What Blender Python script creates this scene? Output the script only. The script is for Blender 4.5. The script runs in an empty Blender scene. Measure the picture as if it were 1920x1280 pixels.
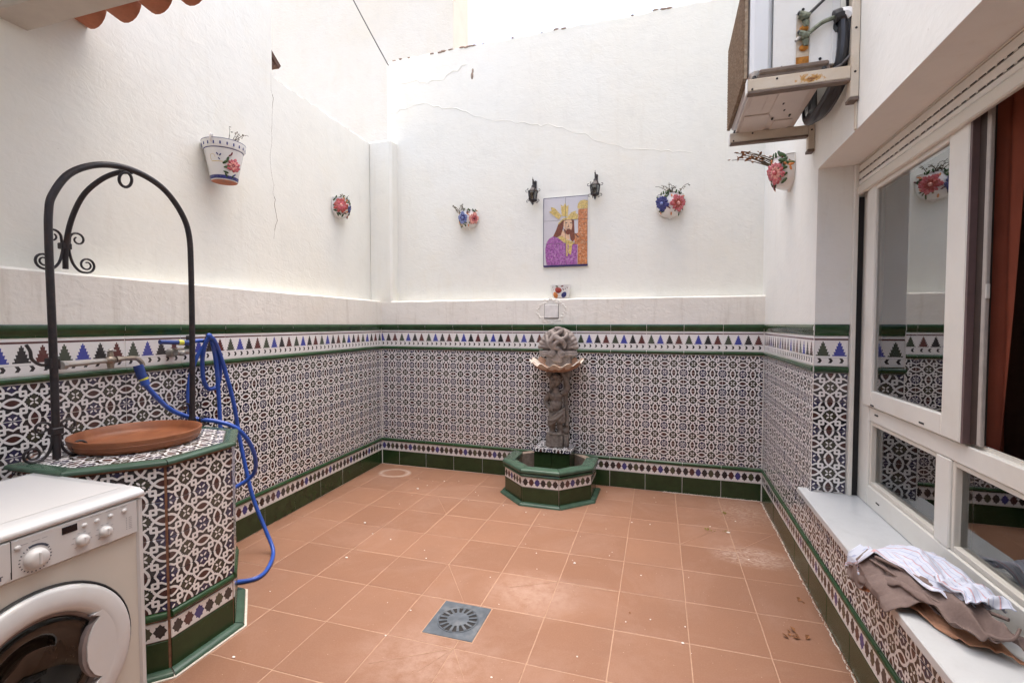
import bpy, bmesh, math, random
from mathutils import Vector, Matrix, noise
PI = math.pi
rnd = random.Random(11)
scene = bpy.context.scene
col = scene.collection

# ------------------------------------------------------------------ camera
cam_d = bpy.data.cameras.new('camera'); cam = bpy.data.objects.new('camera', cam_d); col.objects.link(cam)
cam.location = (0, 0, 1.42)
cam.rotation_euler = (PI/2 - 0.0358, 0, 0.2965)
cam_d.sensor_width = 36; cam_d.lens = 900.2*36/1920
cam_d.clip_start = .03; cam_d.clip_end = 400
scene.camera = cam

# ------------------------------------------------------------------ sky, sun, exposure
SUN_EL, SUN_AZ = math.radians(87), math.radians(20)       # azimuth clockwise from +Y
world = bpy.data.worlds.new('World'); scene.world = world; world.use_nodes = True
wt = world.node_tree; wt.nodes.clear()
sk = wt.nodes.new('ShaderNodeTexSky'); sk.sky_type = 'NISHITA'; sk.sun_disc = False
sk.sun_elevation = SUN_EL; sk.sun_rotation = SUN_AZ
sk.air_density = 1.0; sk.dust_density = 6.5; sk.ozone_density = 1.4; sk.altitude = 0
bg = wt.nodes.new('ShaderNodeBackground'); bg.inputs['Strength'].default_value = 0.15
wo = wt.nodes.new('ShaderNodeOutputWorld')
wt.links.new(sk.outputs[0], bg.inputs[0]); wt.links.new(bg.outputs[0], wo.inputs[0])
sun_d = bpy.data.lights.new('sun', 'SUN'); sun = bpy.data.objects.new('sun', sun_d); col.objects.link(sun)
sun_d.energy = 0.5; sun_d.angle = math.radians(90); sun_d.color = (1, .97, .93)
sun.rotation_euler = (PI/2 - SUN_EL, 0, PI - SUN_AZ)
scene.view_settings.view_transform = 'Standard'; scene.view_settings.look = 'None'
scene.view_settings.gamma = 1; scene.view_settings.use_curve_mapping = False
scene.view_settings.exposure = 1.7

# ------------------------------------------------------------------ shader helpers
class S:
    """a float socket with arithmetic"""
    def __init__(s, nt, sock): s.nt, s.k = nt, sock
    def op(s, o, b=None, c=None):
        n = s.nt.nodes.new('ShaderNodeMath'); n.operation = o
        for i, x in enumerate((s, b, c)):
            if x is None: continue
            if isinstance(x, S): s.nt.links.new(x.k, n.inputs[i])
            else: n.inputs[i].default_value = x
        return S(s.nt, n.outputs[0])
    def __add__(s, b): return s.op('ADD', b)
    def __radd__(s, b): return s.op('ADD', b)
    def __sub__(s, b): return s.op('SUBTRACT', b)
    def __rsub__(s, b): return s.op('MULTIPLY_ADD', -1.0, b)
    def __mul__(s, b): return s.op('MULTIPLY', b)
    def __rmul__(s, b): return s.op('MULTIPLY', b)
    def __truediv__(s, b): return s.op('DIVIDE', b)
    def abs(s): return s.op('ABSOLUTE')
    def floor(s): return s.op('FLOOR')
    def fract(s): return s.op('FRACT')
    def sqrt(s): return s.op('SQRT')
    def sin(s): return s.op('SINE')
    def lt(s, b): return s.op('LESS_THAN', b)
    def gt(s, b): return s.op('GREATER_THAN', b)
    def min(s, b): return s.op('MINIMUM', b)
    def max(s, b): return s.op('MAXIMUM', b)
    def clamp(s): return s.op('MAXIMUM', 0.0).op('MINIMUM', 1.0)
    def ramp(s, a, b):          # 0 at a, 1 at b
        return ((s - a) * (1.0/(b-a))).clamp()

def newmat(name, rough=.6, spec=.5, color=(.5,.5,.5), metal=0, coat=0):
    m = bpy.data.materials.new(name); m.use_nodes = True
    nt = m.node_tree; b = nt.nodes['Principled BSDF']
    b.inputs['Roughness'].default_value = rough; b.inputs['Specular IOR Level'].default_value = spec
    b.inputs['Base Color'].default_value = (*color, 1); b.inputs['Metallic'].default_value = metal
    if coat: b.inputs['Coat Weight'].default_value = coat; b.inputs['Coat Roughness'].default_value = .08
    return m, nt, b
def colmix(nt, fac, a, b):
    n = nt.nodes.new('ShaderNodeMix'); n.data_type = 'RGBA'
    if isinstance(fac, S): nt.links.new(fac.k, n.inputs[0])
    else: n.inputs[0].default_value = fac
    for i, x in ((6, a), (7, b)):
        if isinstance(x, (tuple, list)): n.inputs[i].default_value = (*x[:3], 1)
        else: nt.links.new(x, n.inputs[i])
    return n.outputs[2]
def coords(nt, kind='Object'):
    if kind == 'Position':
        return nt.nodes.new('ShaderNodeNewGeometry').outputs['Position']
    return nt.nodes.new('ShaderNodeTexCoord').outputs[kind]
def scaled(nt, vec, sc):
    n = nt.nodes.new('ShaderNodeMapping'); nt.links.new(vec, n.inputs[0]); n.inputs['Scale'].default_value = sc
    return n.outputs[0]
def nz(nt, vec, scale, detail=4, rough=.55, dist=0):
    n = nt.nodes.new('ShaderNodeTexNoise'); nt.links.new(vec, n.inputs['Vector'])
    n.inputs['Scale'].default_value = scale; n.inputs['Detail'].default_value = detail
    n.inputs['Roughness'].default_value = rough; n.inputs['Distortion'].default_value = dist
    return S(nt, n.outputs[0])
def voro(nt, vec, scale, feat='F1', out=0):
    n = nt.nodes.new('ShaderNodeTexVoronoi'); n.feature = feat; nt.links.new(vec, n.inputs['Vector'])
    n.inputs['Scale'].default_value = scale
    return S(nt, n.outputs[out])
def sep(nt, vec):
    n = nt.nodes.new('ShaderNodeSeparateXYZ'); nt.links.new(vec, n.inputs[0])
    return [S(nt, n.outputs[i]) for i in range(3)]
def bump(nt, b, h, strength=.3, dist=.01):
    n = nt.nodes.new('ShaderNodeBump'); n.inputs['Strength'].default_value = strength
    n.inputs['Distance'].default_value = dist
    nt.links.new(h.k, n.inputs['Height']); nt.links.new(n.outputs[0], b.inputs['Normal'])
def orand(nt):
    return S(nt, nt.nodes.new('ShaderNodeObjectInfo').outputs['Random'])
def setcol(nt, b, sock): nt.links.new(sock, b.inputs['Base Color'])

M = {}
def plain(key, color, rough=.5, spec=.5, var=.12, scale=30, bmp=0, metal=0, coat=0, dirt=None, dirtscale=6, dirtamt=.5):
    """one material colour with grain, optional dirt blotches and fine relief"""
    m, nt, b = newmat(key, rough, spec, color, metal, coat)
    c = coords(nt)
    n = nz(nt, c, scale, 5)
    lo = tuple(max(0, x*(1-var)) for x in color); hi = tuple(min(1, x*(1+var)) for x in color)
    k = colmix(nt, n.ramp(.25, .75), lo, hi)
    if dirt:
        d = nz(nt, c, dirtscale, 6, .65)
        k = colmix(nt, d.ramp(.5, .72)*dirtamt, k, dirt)
    setcol(nt, b, k)
    if bmp: bump(nt, b, n, bmp, .004)
    M[key] = m
    return m

def make_plaster(key, base, warm, amt=.35, stains=0.0, rough_bump=.35):
    m, nt, b = newmat(key, .92, .2, base)
    p = coords(nt, 'Position'); x, y, z = sep(nt, p)
    big = nz(nt, p, 1.1, 4, .6); med = nz(nt, p, 7, 5, .6); fine = nz(nt, p, 55, 4, .6)
    k = colmix(nt, big.ramp(.35, .7)*amt, base, warm)
    k = colmix(nt, med.ramp(.5, .72)*.26, k, tuple(c*.84 for c in base))
    k = colmix(nt, nz(nt, p, 2.6, 5, .65, .8).ramp(.55, .72)*.22, k, (warm[0]*.96, warm[1]*.93, warm[2]*.86))
    # drips: noise stretched down the wall
    st = nz(nt, scaled(nt, p, (9, 9, .9)), 1.6, 5, .7)
    if stains:
        k = colmix(nt, st.ramp(.52, .72)*stains, k, (.47, .42, .35))
        sp = nz(nt, p, 22, 5, .7)
        k = colmix(nt, sp.ramp(.62, .72)*stains*.9, k, (.40, .34, .27))
    else:
        k = colmix(nt, st.ramp(.56, .76)*.17, k, (.58, .52, .43))
    tiny = voro(nt, p, 9)
    k = colmix(nt, tiny.lt(.035)*.25, k, (.35, .31, .27))
    setcol(nt, b, k)
    tr = nz(nt, scaled(nt, p, (1, 1, 1.6)), 14, 5, .55, 1.2)
    bump(nt, b, big*1.2 + med*.5 + tr*.45 + fine*.12, rough_bump, .03)
    M[key] = m
make_plaster('plaster', (.80, .80, .745), (.79, .755, .65), .45, 0, .13)
make_plaster('plaster_ledge', (.80, .785, .735), (.76, .715, .63), .5, .38, .22)
make_plaster('plaster_house', (.81, .815, .78), (.80, .79, .74), .3, 0, .1)
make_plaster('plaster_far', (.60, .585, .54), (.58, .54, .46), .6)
plain('orange_paint', (.64, .52, .43), .9, .2, .06, 5)
plain('floor_grout', (.40, .265, .19), .95, .1, .15, 40)
plain('grout', (.62, .58, .52), .95, .1, .2, 60)
plain('grout_white', (.80, .78, .74), .9, .2, .1, 60)

def make_terracotta():
    m, nt, b = newmat('terracotta_floor', .55, .35)
    p = coords(nt, 'Position'); x, y, z = sep(nt, p); r = orand(nt)
    n1 = nz(nt, p, 3.2, 4, .6); n2 = nz(nt, p, 160, 3, .6); n3 = nz(nt, p, 11, 5, .65)
    k = colmix(nt, r, (.228, .113, .067), (.275, .142, .087))
    k = colmix(nt, n1.ramp(.3, .7)*.45, k, (.21, .113, .075))
    k = colmix(nt, n2.ramp(.45, .8)*.4, k, (.32, .195, .14))
    k = colmix(nt, n3.ramp(.55, .75)*.22, k, (.30, .18, .132))
    # limescale: a ring left by a pot, a scrubbed smear, pale dried water by the drain
    def dist(cx, cy, sx=1, sy=1):
        return (((x-cx)*(1/sx))*((x-cx)*(1/sx)) + ((y-cy)*(1/sy))*((y-cy)*(1/sy))).sqrt()
    wob = nz(nt, p, 16, 5, .7)
    ring = (1 - ((dist(-2.40, 4.02, 1, .8) + (wob-.5)*.06 - .135).abs()*28)).clamp()
    k = colmix(nt, ring*.36, k, (.74, .68, .62))
    wv = nz(nt, scaled(nt, p, (1, 2.6, 1)), 14, 4, .6, 3.0)
    sm = (1 - dist(.56, 3.19, .26, .16)).ramp(0, .5) * wv.ramp(.42, .62)
    k = colmix(nt, sm*.42, k, (.70, .60, .53))
    pale = (1 - dist(-.62, 2.42, .33, .25)).ramp(0, .7) * wob.ramp(.3, .6)
    k = colmix(nt, pale*.3, k, (.62, .47, .40))
    pale2 = (1 - dist(-.92, 1.80, .40, .28)).ramp(0, .8) * wob.ramp(.35, .65)
    k = colmix(nt, pale2*.28, k, (.62, .47, .40))
    pale3 = (1 - dist(.62, 3.95, .3, .35)).ramp(0, .8) * wv.ramp(.45, .62)
    k = colmix(nt, pale3*.3, k, (.66, .55, .48))
    dust = nz(nt, p, 1.7, 7, .72, .7)
    k = colmix(nt, dust.ramp(.48, .68)*.34, k, (.35, .225, .175))
    grime = nz(nt, p, 6, 7, .75, .4)
    k = colmix(nt, grime.ramp(.58, .72)*.22, k, (.17, .095, .065))
    spk = voro(nt, p, 26)
    k = colmix(nt, spk.lt(.045)*.5, k, (.66, .55, .44))
    drk = voro(nt, scaled(nt, p, (1.1, .9, 1)), 8)
    k = colmix(nt, drk.lt(.022)*.7, k, (.20, .10, .06))
    setcol(nt, b, k)
    ro = nt.nodes.new('ShaderNodeMath'); ro.operation = 'MULTIPLY_ADD'
    nt.links.new(n3.k, ro.inputs[0]); ro.inputs[1].default_value = .25; ro.inputs[2].default_value = .42
    nt.links.new(ro.outputs[0], b.inputs['Roughness'])
    bump(nt, b, n2*.4 + n3*.5 + n1, .12, .006)
    M['terracotta_floor'] = m
make_terracotta()

WHITE = (.79, .78, .78); BLACK = (.013, .012, .015); BROWN = (.055, .016, .013); BLUE = (.024, .022, .070); OLIVE = (.038, .038, .022)
def glaze(nt, b, k, r=.16):
    p = coords(nt, 'Position')
    w = nz(nt, p, 9, 4); g = nz(nt, p, 40, 4, .7)
    rnd_ = orand(nt)
    k = colmix(nt, g.ramp(.55, .8)*.12, k, (.40, .36, .31))
    k = colmix(nt, rnd_*.10, k, (.50, .45, .42))
    setcol(nt, b, k)
    b.inputs['Roughness'].default_value = r
    bump(nt, b, w + g*.2, .06, .01)
def make_lattice():
    m, nt, b = newmat('lattice_glaze', .16, .5)
    uv = nt.nodes.new('ShaderNodeUVMap').outputs[0]
    u, v, _ = sep(nt, uv)
    fx = (u - (u + .5).floor()).abs(); fy = (v - (v + .5).floor()).abs()
    ox = .5 - fx; oy = .5 - fy
    def oval(a, c):             # oval lying along a, its straps crossing at the tips
        pp = (1 - (a*(1/.222))*(a*(1/.222)))*.122
        sl = ((a*4.95)*(a*4.95) + 1).sqrt()
        return ((c - pp.abs()).abs()/sl) + a.gt(.312)*9, (c.lt(pp))
    d1, in1 = oval(fx, oy); d2, in2 = oval(fy, ox)
    def strap(a, c, at, lo, hi): return (a - at).abs() + c.lt(lo)*9 + c.gt(hi)*9
    d4 = (fy - ((.062 - fx*.62).max(0.0) + .186)).abs() + fx.gt(.325)*9
    d5 = (fx - ((.062 - fy*.62).max(0.0) + .186)).abs() + fy.gt(.325)*9
    d6 = strap(fx, fy, .314, .175, .40); d7 = strap(fy, fx, .314, .175, .40)
    band = d1.min(d2).min(d4).min(d5).min(d6).min(d7).lt(.032)
    def petals(a, c):
        s = (a + c)*.7071; t = (a - c)*.7071
        return (((s-.082)*(1/.056))*((s-.082)*(1/.056)) + (t*(1/.026))*(t*(1/.026))).lt(1.0)
    star_b = ((fx+fy).lt(.215)).max(fx.max(fy).lt(.135))
    star_o = ((ox+oy).lt(.215)).max(ox.max(oy).lt(.13))
    k = colmix(nt, star_b, BLACK, BLUE)
    k = colmix(nt, star_o, k, OLIVE)
    k = colmix(nt, in1.max(in2), k, BROWN)
    k = colmix(nt, petals(fx, fy).max(petals(ox, oy)).max(band), k, WHITE)
    glaze(nt, b, k); M['lattice_glaze'] = m
make_lattice()
def make_frieze():
    m, nt, b = newmat('frieze_glaze', .15, .5)
    uv = nt.nodes.new('ShaderNodeUVMap').outputs[0]
    u, v, _ = sep(nt, uv)
    c4 = (u*4).floor(); tu = ((u*4).fract() - .5).abs()
    t = (v - .335)*(1/.50); kk = (t*5).floor(); ft = (t*5).fract()
    hw = (1 - kk*(1/5.5))*.43 - ft.gt(.45)*.115*(1 - t*.35)
    tree = tu.lt(hw)*t.gt(0.0)*t.lt(1.0)
    k = colmix(nt, c4.gt(.5), (.045, .062, .040), (.04, .055, .33))
    k = colmix(nt, c4.gt(1.5), k, (.014, .014, .018))
    k = colmix(nt, c4.gt(2.5), k, (.10, .022, .02))
    au = (u*6).fract() - .5; ay = ((v - .175)*(1/.085)).abs()
    arrow = ay.lt(1.0)*au.gt((1-ay)*.16 - .26)*au.lt((1-ay)*.16 + .02)
    line = (v-.275).abs().lt(.008); red = (v-.91).abs().lt(.03)
    o = colmix(nt, tree, WHITE, k)
    o = colmix(nt, arrow, o, BLACK)
    o = colmix(nt, line*.6, o, (.35, .36, .38))
    o = colmix(nt, red, o, (.085, .02, .022))
    glaze(nt, b, o, .14); M['frieze_glaze'] = m
make_frieze()
def make_border():
    m, nt, b = newmat('border_glaze', .15, .5)
    uv = nt.nodes.new('ShaderNodeUVMap').outputs[0]
    u, v, _ = sep(nt, uv)
    c = (u*6).floor(); x = ((u*6).fract() - .5).abs(); y = ((v - .5)*1.3).abs()
    star = ((x+y*.9).lt(.50)).max(x.max(y*.85).lt(.315))
    k = colmix(nt, c.gt(.5), BLACK, (.075, .02, .018))
    k = colmix(nt, c.gt(1.5), k, (.035, .035, .20))
    k = colmix(nt, c.gt(2.5), k, BLACK)
    k = colmix(nt, c.gt(3.5), k, (.05, .055, .026))
    k = colmix(nt, c.gt(4.5), k, (.02, .012, .012))
    glaze(nt, b, colmix(nt, star, WHITE, k), .14); M['border_glaze'] = m
make_border()
def make_green(key, c, r):
    m, nt, b = newmat(key, r, .5)
    p = coords(nt, 'Position'); n = nz(nt, p, 14, 5, .6); rr = orand(nt)
    k = colmix(nt, n.ramp(.3, .75), tuple(x*.75 for x in c), tuple(x*1.3 for x in c))
    k = colmix(nt, rr*.3, k, tuple(x*1.5 for x in c))
    g = nz(nt, p, 70, 4, .7)
    k = colmix(nt, g.ramp(.66, .76)*.35, k, (.30, .29, .25))
    setcol(nt, b, k); bump(nt, b, n, .08, .01); M[key] = m
make_green('green_glaze', (.022, .062, .024), .16)
make_green('green_sky_sheen', (.050, .095, .066), .22)  # paler green for rims and kerbs: sky reflection mixed into the colour
make_green('green_skirting', (.018, .042, .014), .24)
plain('iron', (.016, .013, .016), .5, .5, .4, 40, .25, 0, 0, (.06, .03, .022), 25, .5)
plain('hose_blue', (.022, .085, .42), .38, .5, .15, 25, 0, 0, 0, (.10, .13, .3), 12, .4)
plain('hose_blue_dark', (.02, .05, .22), .4)
plain('hose_yellow', (.62, .62, .08), .45)
plain('brass', (.30, .25, .20), .42, .5, .3, 60, .2, .7, 0, (.35, .33, .3), 30, .6)
plain('galvanised', (.36, .35, .33), .5, .5, .25, 40, .15, .6, 0, (.30, .22, .16), 20, .5)
plain('terracotta', (.235, .082, .034), .45, .4, .25, 14, .15, 0, 0, (.36, .16, .07), 18, .4)
plain('appliance_white', (.56, .575, .59), .3, .5, .03, 4, 0, 0, .3, (.50, .45, .38), 9, .25)
plain('appliance_panel', (.57, .575, .58), .32, .5, .02, 8)
plain('appliance_cream', (.55, .535, .49), .36, .5, .06, 3)
plain('dark_plastic', (.02, .02, .022), .35)
plain('grey_print', (.28, .29, .32), .6)
plain('dark_print', (.05, .06, .09), .6)
plain('rubber_grey', (.22, .19, .19), .6)
plain('screen_black', (.006, .005, .008), .15)
plain('stone', (.215, .185, .16), .9, .2, .4, 45, .5, 0, 0, (.085, .072, .064), 16, .8)
plain('stone_pale', (.31, .27, .25), .9, .2, .35, 40, .5, 0, 0, (.085, .065, .058), 20, .85)
plain('bowl_rim', (.62, .55, .48), .9, .2, .2, 40, .4)
plain('stone_bowl', (.40, .25, .18), .9, .2, .3, 30, .5, 0, 0, (.22, .11, .07), 14, .8)
plain('cement', (.33, .26, .21), .95, .2, .3, 30, .5, 0, 0, (.16, .11, .09), 8, .6)
plain('broken_clay', (.24, .12, .075), .95, .2, .4, 40, .5, 0, 0, (.12, .085, .06), 20, .7)
plain('ceramic_white', (.78, .77, .75), .2, .5, .04, 8, 0, 0, .3)
plain('paint_blue', (.035, .04, .17), .25, .5, .3, 40, 0, 0, 0, (.20, .22, .42), 90, .5); plain('paint_pink', (.50, .10, .12), .25, .5, .4, 60, 0, 0, 0, (.70, .45, .42), 90, .6)
plain('paint_blush', (.72, .33, .28), .25, .5, .3, 60); plain('paint_red', (.33, .05, .04), .25, .5, .3, 50, 0, 0, 0, (.55, .25, .2), 90, .5)
plain('paint_green', (.035, .075, .022), .25, .5, .5, 50); plain('paint_olive', (.12, .13, .03), .3, .5, .4, 60); plain('paint_orange', (.62, .22, .06), .3)
plain('paint_sky', (.20, .25, .50), .25, .5, .3, 60); plain('paint_maroon', (.14, .015, .015), .3)
plain('dry_stem', (.10, .075, .05), .9); plain('dry_leaf', (.12, .10, .055), .85, .3, .5, 40); plain('brown_leaf', (.22, .10, .045), .85, .3, .4, 40)
plain('green_leaf', (.18, .15, .03), .8, .3, .5, 60)
plain('aluminium_white', (.74, .73, .68), .35, .5, .03, 6, 0, 0, 0, (.60, .56, .48), 5, .3)
plain('aluminium_cream', (.66, .63, .56), .4, .5, .04, 6)
plain('slot_black', (.01, .009, .01), .6)
plain('slot_brown', (.045, .03, .025), .6); plain('aluminium_grey', (.42, .39, .36), .45)
plain('sash_edge', (.13, .085, .085), .5)
plain('marble', (.55, .575, .59), .22, .5, .05, 5, 0, 0, 0, (.40, .41, .42), 5, .5)
plain('curtain_cloth', (.26, .07, .04), .85, .2, .15, 8)
plain('room_dark', (.30, .19, .15), .9)
plain('room_tan', (.20, .14, .11), .9)
plain('case_white', (.76, .755, .73), .4, .5, .05, 5, 0, 0, 0, (.52, .46, .38), 6, .3)
plain('case_cool', (.70, .72, .74), .35, .5, .03, 5)
plain('case_under', (.60, .56, .52), .5, .5, .1, 6)
plain('rail_cream', (.62, .55, .45), .55, .4, .12, 12, .1, 0, 0, (.42, .27, .14), 9, .6)
plain('rust', (.40, .17, .035), .9, .2, .5, 60, .4, 0, 0, (.16, .06, .02), 40, .7)
plain('grille_brown', (.30, .22, .15), .7, .3, .3, 50, 0, 0, 0, (.55, .47, .36), 40, .6)
plain('pan_brown', (.16, .12, .095), .6, .4, .3, 20)
plain('verdigris', (.17, .19, .14), .6, .4, .4, 60, .3, .3)
plain('tape_black', (.018, .018, .022), .42, .5, .4, 20, .3)
plain('tape_white', (.72, .72, .72), .5)
plain('porch_white', (.55, .51, .45), .8, .2, .06, 10, .1, 0, 0, (.38, .33, .28), 6, .3)
plain('porch_brown', (.14, .09, .06), .8)
plain('roof_clay', (.42, .17, .10), .85, .2, .2, 20, .2)
plain('wood_dark', (.10, .055, .04), .8, .3, .4, 20, .3)
plain('lead_grey', (.095, .115, .14), .5, .5, .3, 25, .2, .2, 0, (.20, .21, .22), 12, .6)
plain('plate_white', (.74, .73, .71), .45)
plain('cable_grey', (.12, .11, .11), .6)
plain('tile_sky', (.56, .54, .57), .2, .5, .05, 6, 0, 0, .2)
plain('robe_purple', (.29, .085, .29), .3, .5, .8, 70, 0, 0, 0, (.60, .38, .56), 52, .8)
plain('print_gold', (.55, .40, .12), .3, .5, .5, 90, 0, 0, 0, (.70, .62, .42), 70, .7); plain('print_hair', (.17, .045, .02), .3, .5, .5, 80)
plain('print_skin', (.66, .43, .28), .3, .5, .2, 60); plain('print_line', (.06, .025, .03), .4)
plain('print_stone', (.46, .16, .05), .3, .5, .6, 60, 0, 0, 0, (.72, .48, .30), 55, .85); plain('print_navy', (.03, .02, .10), .3)
plain('taupe_cloth', (.19, .142, .128), .9, .2, .10, 120, .15); plain('peach_cloth', (.50, .27, .17), .9, .2, .1, 90, .15)
plain('yellow_petal', (.65, .42, .03), .7)

def make_glass(key, ior, tint=.83):
    m, nt, b = newmat(key, .02)
    nt.nodes.remove(b)
    gl = nt.nodes.new('ShaderNodeBsdfGlossy'); gl.inputs['Roughness'].default_value = .015
    gl.inputs['Color'].default_value = (.92, .93, .92, 1)
    tr = nt.nodes.new('ShaderNodeBsdfTransparent'); tr.inputs['Color'].default_value = (tint*.985, tint*1.02, tint, 1)
    fr = nt.nodes.new('ShaderNodeFresnel'); fr.inputs['IOR'].default_value = ior
    mx = nt.nodes.new('ShaderNodeMixShader')
    nt.links.new(fr.outputs[0], mx.inputs[0]); nt.links.new(tr.outputs[0], mx.inputs[1]); nt.links.new(gl.outputs[0], mx.inputs[2])
    nt.links.new(mx.outputs[0], nt.nodes['Material Output'].inputs[0])
    M[key] = m
make_glass('window_glass', 2.8); make_glass('sash_glass', 5.0); make_glass('door_glass', 1.6, .42)
plain('drum_dark', (.03, .028, .028), .25, .5, .3, 30)
def make_shirt():
    m, nt, b = newmat('shirt_cloth', .9, .2)
    uv = nt.nodes.new('ShaderNodeUVMap').outputs[0]
    u, v, _ = sep(nt, uv)
    s1 = ((v*17).fract()-.5).abs(); s2 = ((v*8.5 + .3).fract()-.5).abs(); s3 = ((u*9).fract()-.5).abs()
    k = colmix(nt, s3.lt(.03)*.25, (.58, .62, .72), (.20, .28, .5))
    k = colmix(nt, s1.lt(.06)*.55, k, (.20, .26, .48))
    k = colmix(nt, s2.lt(.045)*.6, k, (.60, .22, .16))
    setcol(nt, b, k); w = nz(nt, uv, 90, 3); bump(nt, b, w, .15, .002)
    M['shirt_cloth'] = m
make_shirt()

def make_rusty():
    m, nt, b = newmat('rail_rusty', .6, .4)
    p = coords(nt); x, y, z = sep(nt, p); n = nz(nt, p, 42, 6, .72, .6); g = nz(nt, p, 9, 5)
    base = colmix(nt, g.ramp(.35, .75)*.6, (.62, .55, .45), (.46, .33, .20))
    w = (1 - ((y + .18)*(1/.12)).abs()).clamp()*(1 - ((z + .038)*(1/.036)).abs()).clamp()
    e = n + w*.42
    k = colmix(nt, e.ramp(.70, .80), base, (.50, .27, .07))
    k = colmix(nt, e.ramp(.82, .95), k, (.17, .065, .02))
    setcol(nt, b, k); bump(nt, b, n, .3, .002); M['rail_rusty'] = m
make_rusty()

# ------------------------------------------------------------------ mesh helpers
class MB:
    def __init__(s, T=None): s.v, s.f, s.m, s.uv, s.T = [], [], [], {}, T
    def V(s, p):
        p = Vector(p)
        if s.T is not None: p = s.T @ p
        s.v.append(p); return len(s.v)-1
    def F(s, ids, mi=0, uv=None):
        s.f.append(tuple(ids)); s.m.append(mi)
        if uv: s.uv[len(s.f)-1] = uv
    def box(s, x0, x1, y0, y1, z0, z1, mi=0):
        i = [s.V((x, y, z)) for z in (z0, z1) for y in (y0, y1) for x in (x0, x1)]
        for q in ((0,2,3,1), (4,5,7,6), (0,1,5,4), (2,6,7,3), (0,4,6,2), (1,3,7,5)): s.F([i[k] for k in q], mi)
    def cbox(s, x0, x1, y0, y1, z0, z1, c=.004, mi=0):
        """box with chamfered edges"""
        c = min(c, (x1-x0)*.45, (y1-y0)*.45, (z1-z0)*.45)
        bm = bmesh.new(); bmesh.ops.create_cube(bm, size=1)
        bmesh.ops.scale(bm, vec=(x1-x0, y1-y0, z1-z0), verts=bm.verts)
        bmesh.ops.translate(bm, vec=((x0+x1)/2, (y0+y1)/2, (z0+z1)/2), verts=bm.verts)
        bmesh.ops.bevel(bm, geom=bm.edges[:], offset=c, segments=1, affect='EDGES', profile=.5)
        s.add_bm(bm, mi)
    def add_bm(s, bm, mi=0):
        bm.verts.index_update(); o = len(s.v)
        for v in bm.verts: s.V(v.co)
        for f in bm.faces: s.F([o+v.index for v in f.verts], mi)
        bm.free()
    def tube(s, pts, r, n=8, closed=False, mi=0, caps=True, flat=1.0):
        pts = [Vector(p) for p in pts]; L = len(pts); rs = r if isinstance(r, (list, tuple)) else [r]*L
        up = None; rings = []
        for i in range(L):
            if closed: t = pts[(i+1) % L] - pts[i-1]
            else: t = pts[min(i+1, L-1)] - pts[max(i-1, 0)]
            if t.length < 1e-9: t = Vector((0, 0, 1))
            t.normalize()
            if up is None:
                up = Vector((0, 0, 1)) if abs(t.z) < .9 else Vector((0, 1, 0))
            a = t.cross(up)
            if a.length < 1e-6: a = t.cross(Vector((1, .3, 0)))
            a.normalize(); up = a.cross(t).normalized()
            rings.append([s.V(pts[i] + a*(rs[i]*math.cos(2*PI*k/n)) + up*(rs[i]*flat*math.sin(2*PI*k/n))) for k in range(n)])
        for i in range(L if closed else L-1):
            A, B = rings[i], rings[(i+1) % L]
            for k in range(n): s.F((A[k], A[(k+1) % n], B[(k+1) % n], B[k]), mi)
        if caps and not closed:
            s.F(list(reversed(rings[0])), mi); s.F(rings[-1], mi)
    def lathe(s, prof, n=24, a0=0, a1=2*PI, c=(0, 0, 0), mi=0, mod=None, cap=False):
        """prof: (r, z) list; mod(angle, r, z) -> (r, z)"""
        full = abs(a1-a0-2*PI) < 1e-6; cnt = n if full else n+1; rings = []
        for r, z in prof:
            ring = []
            for k in range(cnt):
                a = a0 + (a1-a0)*k/n
                rr, zz = mod(a, r, z) if mod else (r, z)
                ring.append(s.V((c[0]+rr*math.cos(a), c[1]+rr*math.sin(a), c[2]+zz)))
            rings.append(ring)
        for A, B in zip(rings, rings[1:]):
            for k in range(n):
                s.F((A[k], A[(k+1) % cnt], B[(k+1) % cnt], B[k]), mi)
        if cap: s.F(list(reversed(rings[0])), mi); s.F(rings[-1], mi)
    def ell(s, c, r, n=8, m=6, mi=0, R=None):
        c = Vector(c); rings = []
        for j in range(m+1):
            ph = PI*j/m; rings.append([])
            for k in range(n):
                a = 2*PI*k/n
                p = Vector((r[0]*math.sin(ph)*math.cos(a), r[1]*math.sin(ph)*math.sin(a), r[2]*math.cos(ph)))
                if R is not None: p = R @ p
                rings[-1].append(s.V(c+p))
        for A, B in zip(rings, rings[1:]):
            for k in range(n): s.F((A[k], B[k], B[(k+1) % n], A[(k+1) % n]), mi)
    def prism(s, poly, z0, z1, mi=0, inset_top=0):
        """poly: CCW (x, y); extruded in z"""
        n = len(poly); a = [s.V((x, y, z0)) for x, y in poly]; b = [s.V((x, y, z1)) for x, y in poly]
        for k in range(n): s.F((a[k], a[(k+1) % n], b[(k+1) % n], b[k]), mi)
        s.F(list(reversed(a)), mi); s.F(b, mi)
    def plate(s, poly, y0, y1, mi=0):
        """poly in (x, z) seen from -y, extruded from y0 (front) to y1"""
        n = len(poly); a = [s.V((x, y0, z)) for x, z in poly]; b = [s.V((x, y1, z)) for x, z in poly]
        for k in range(n): s.F((a[k], b[k], b[(k+1) % n], a[(k+1) % n]), mi)
        s.F(a, mi); s.F(list(reversed(b)), mi)
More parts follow.
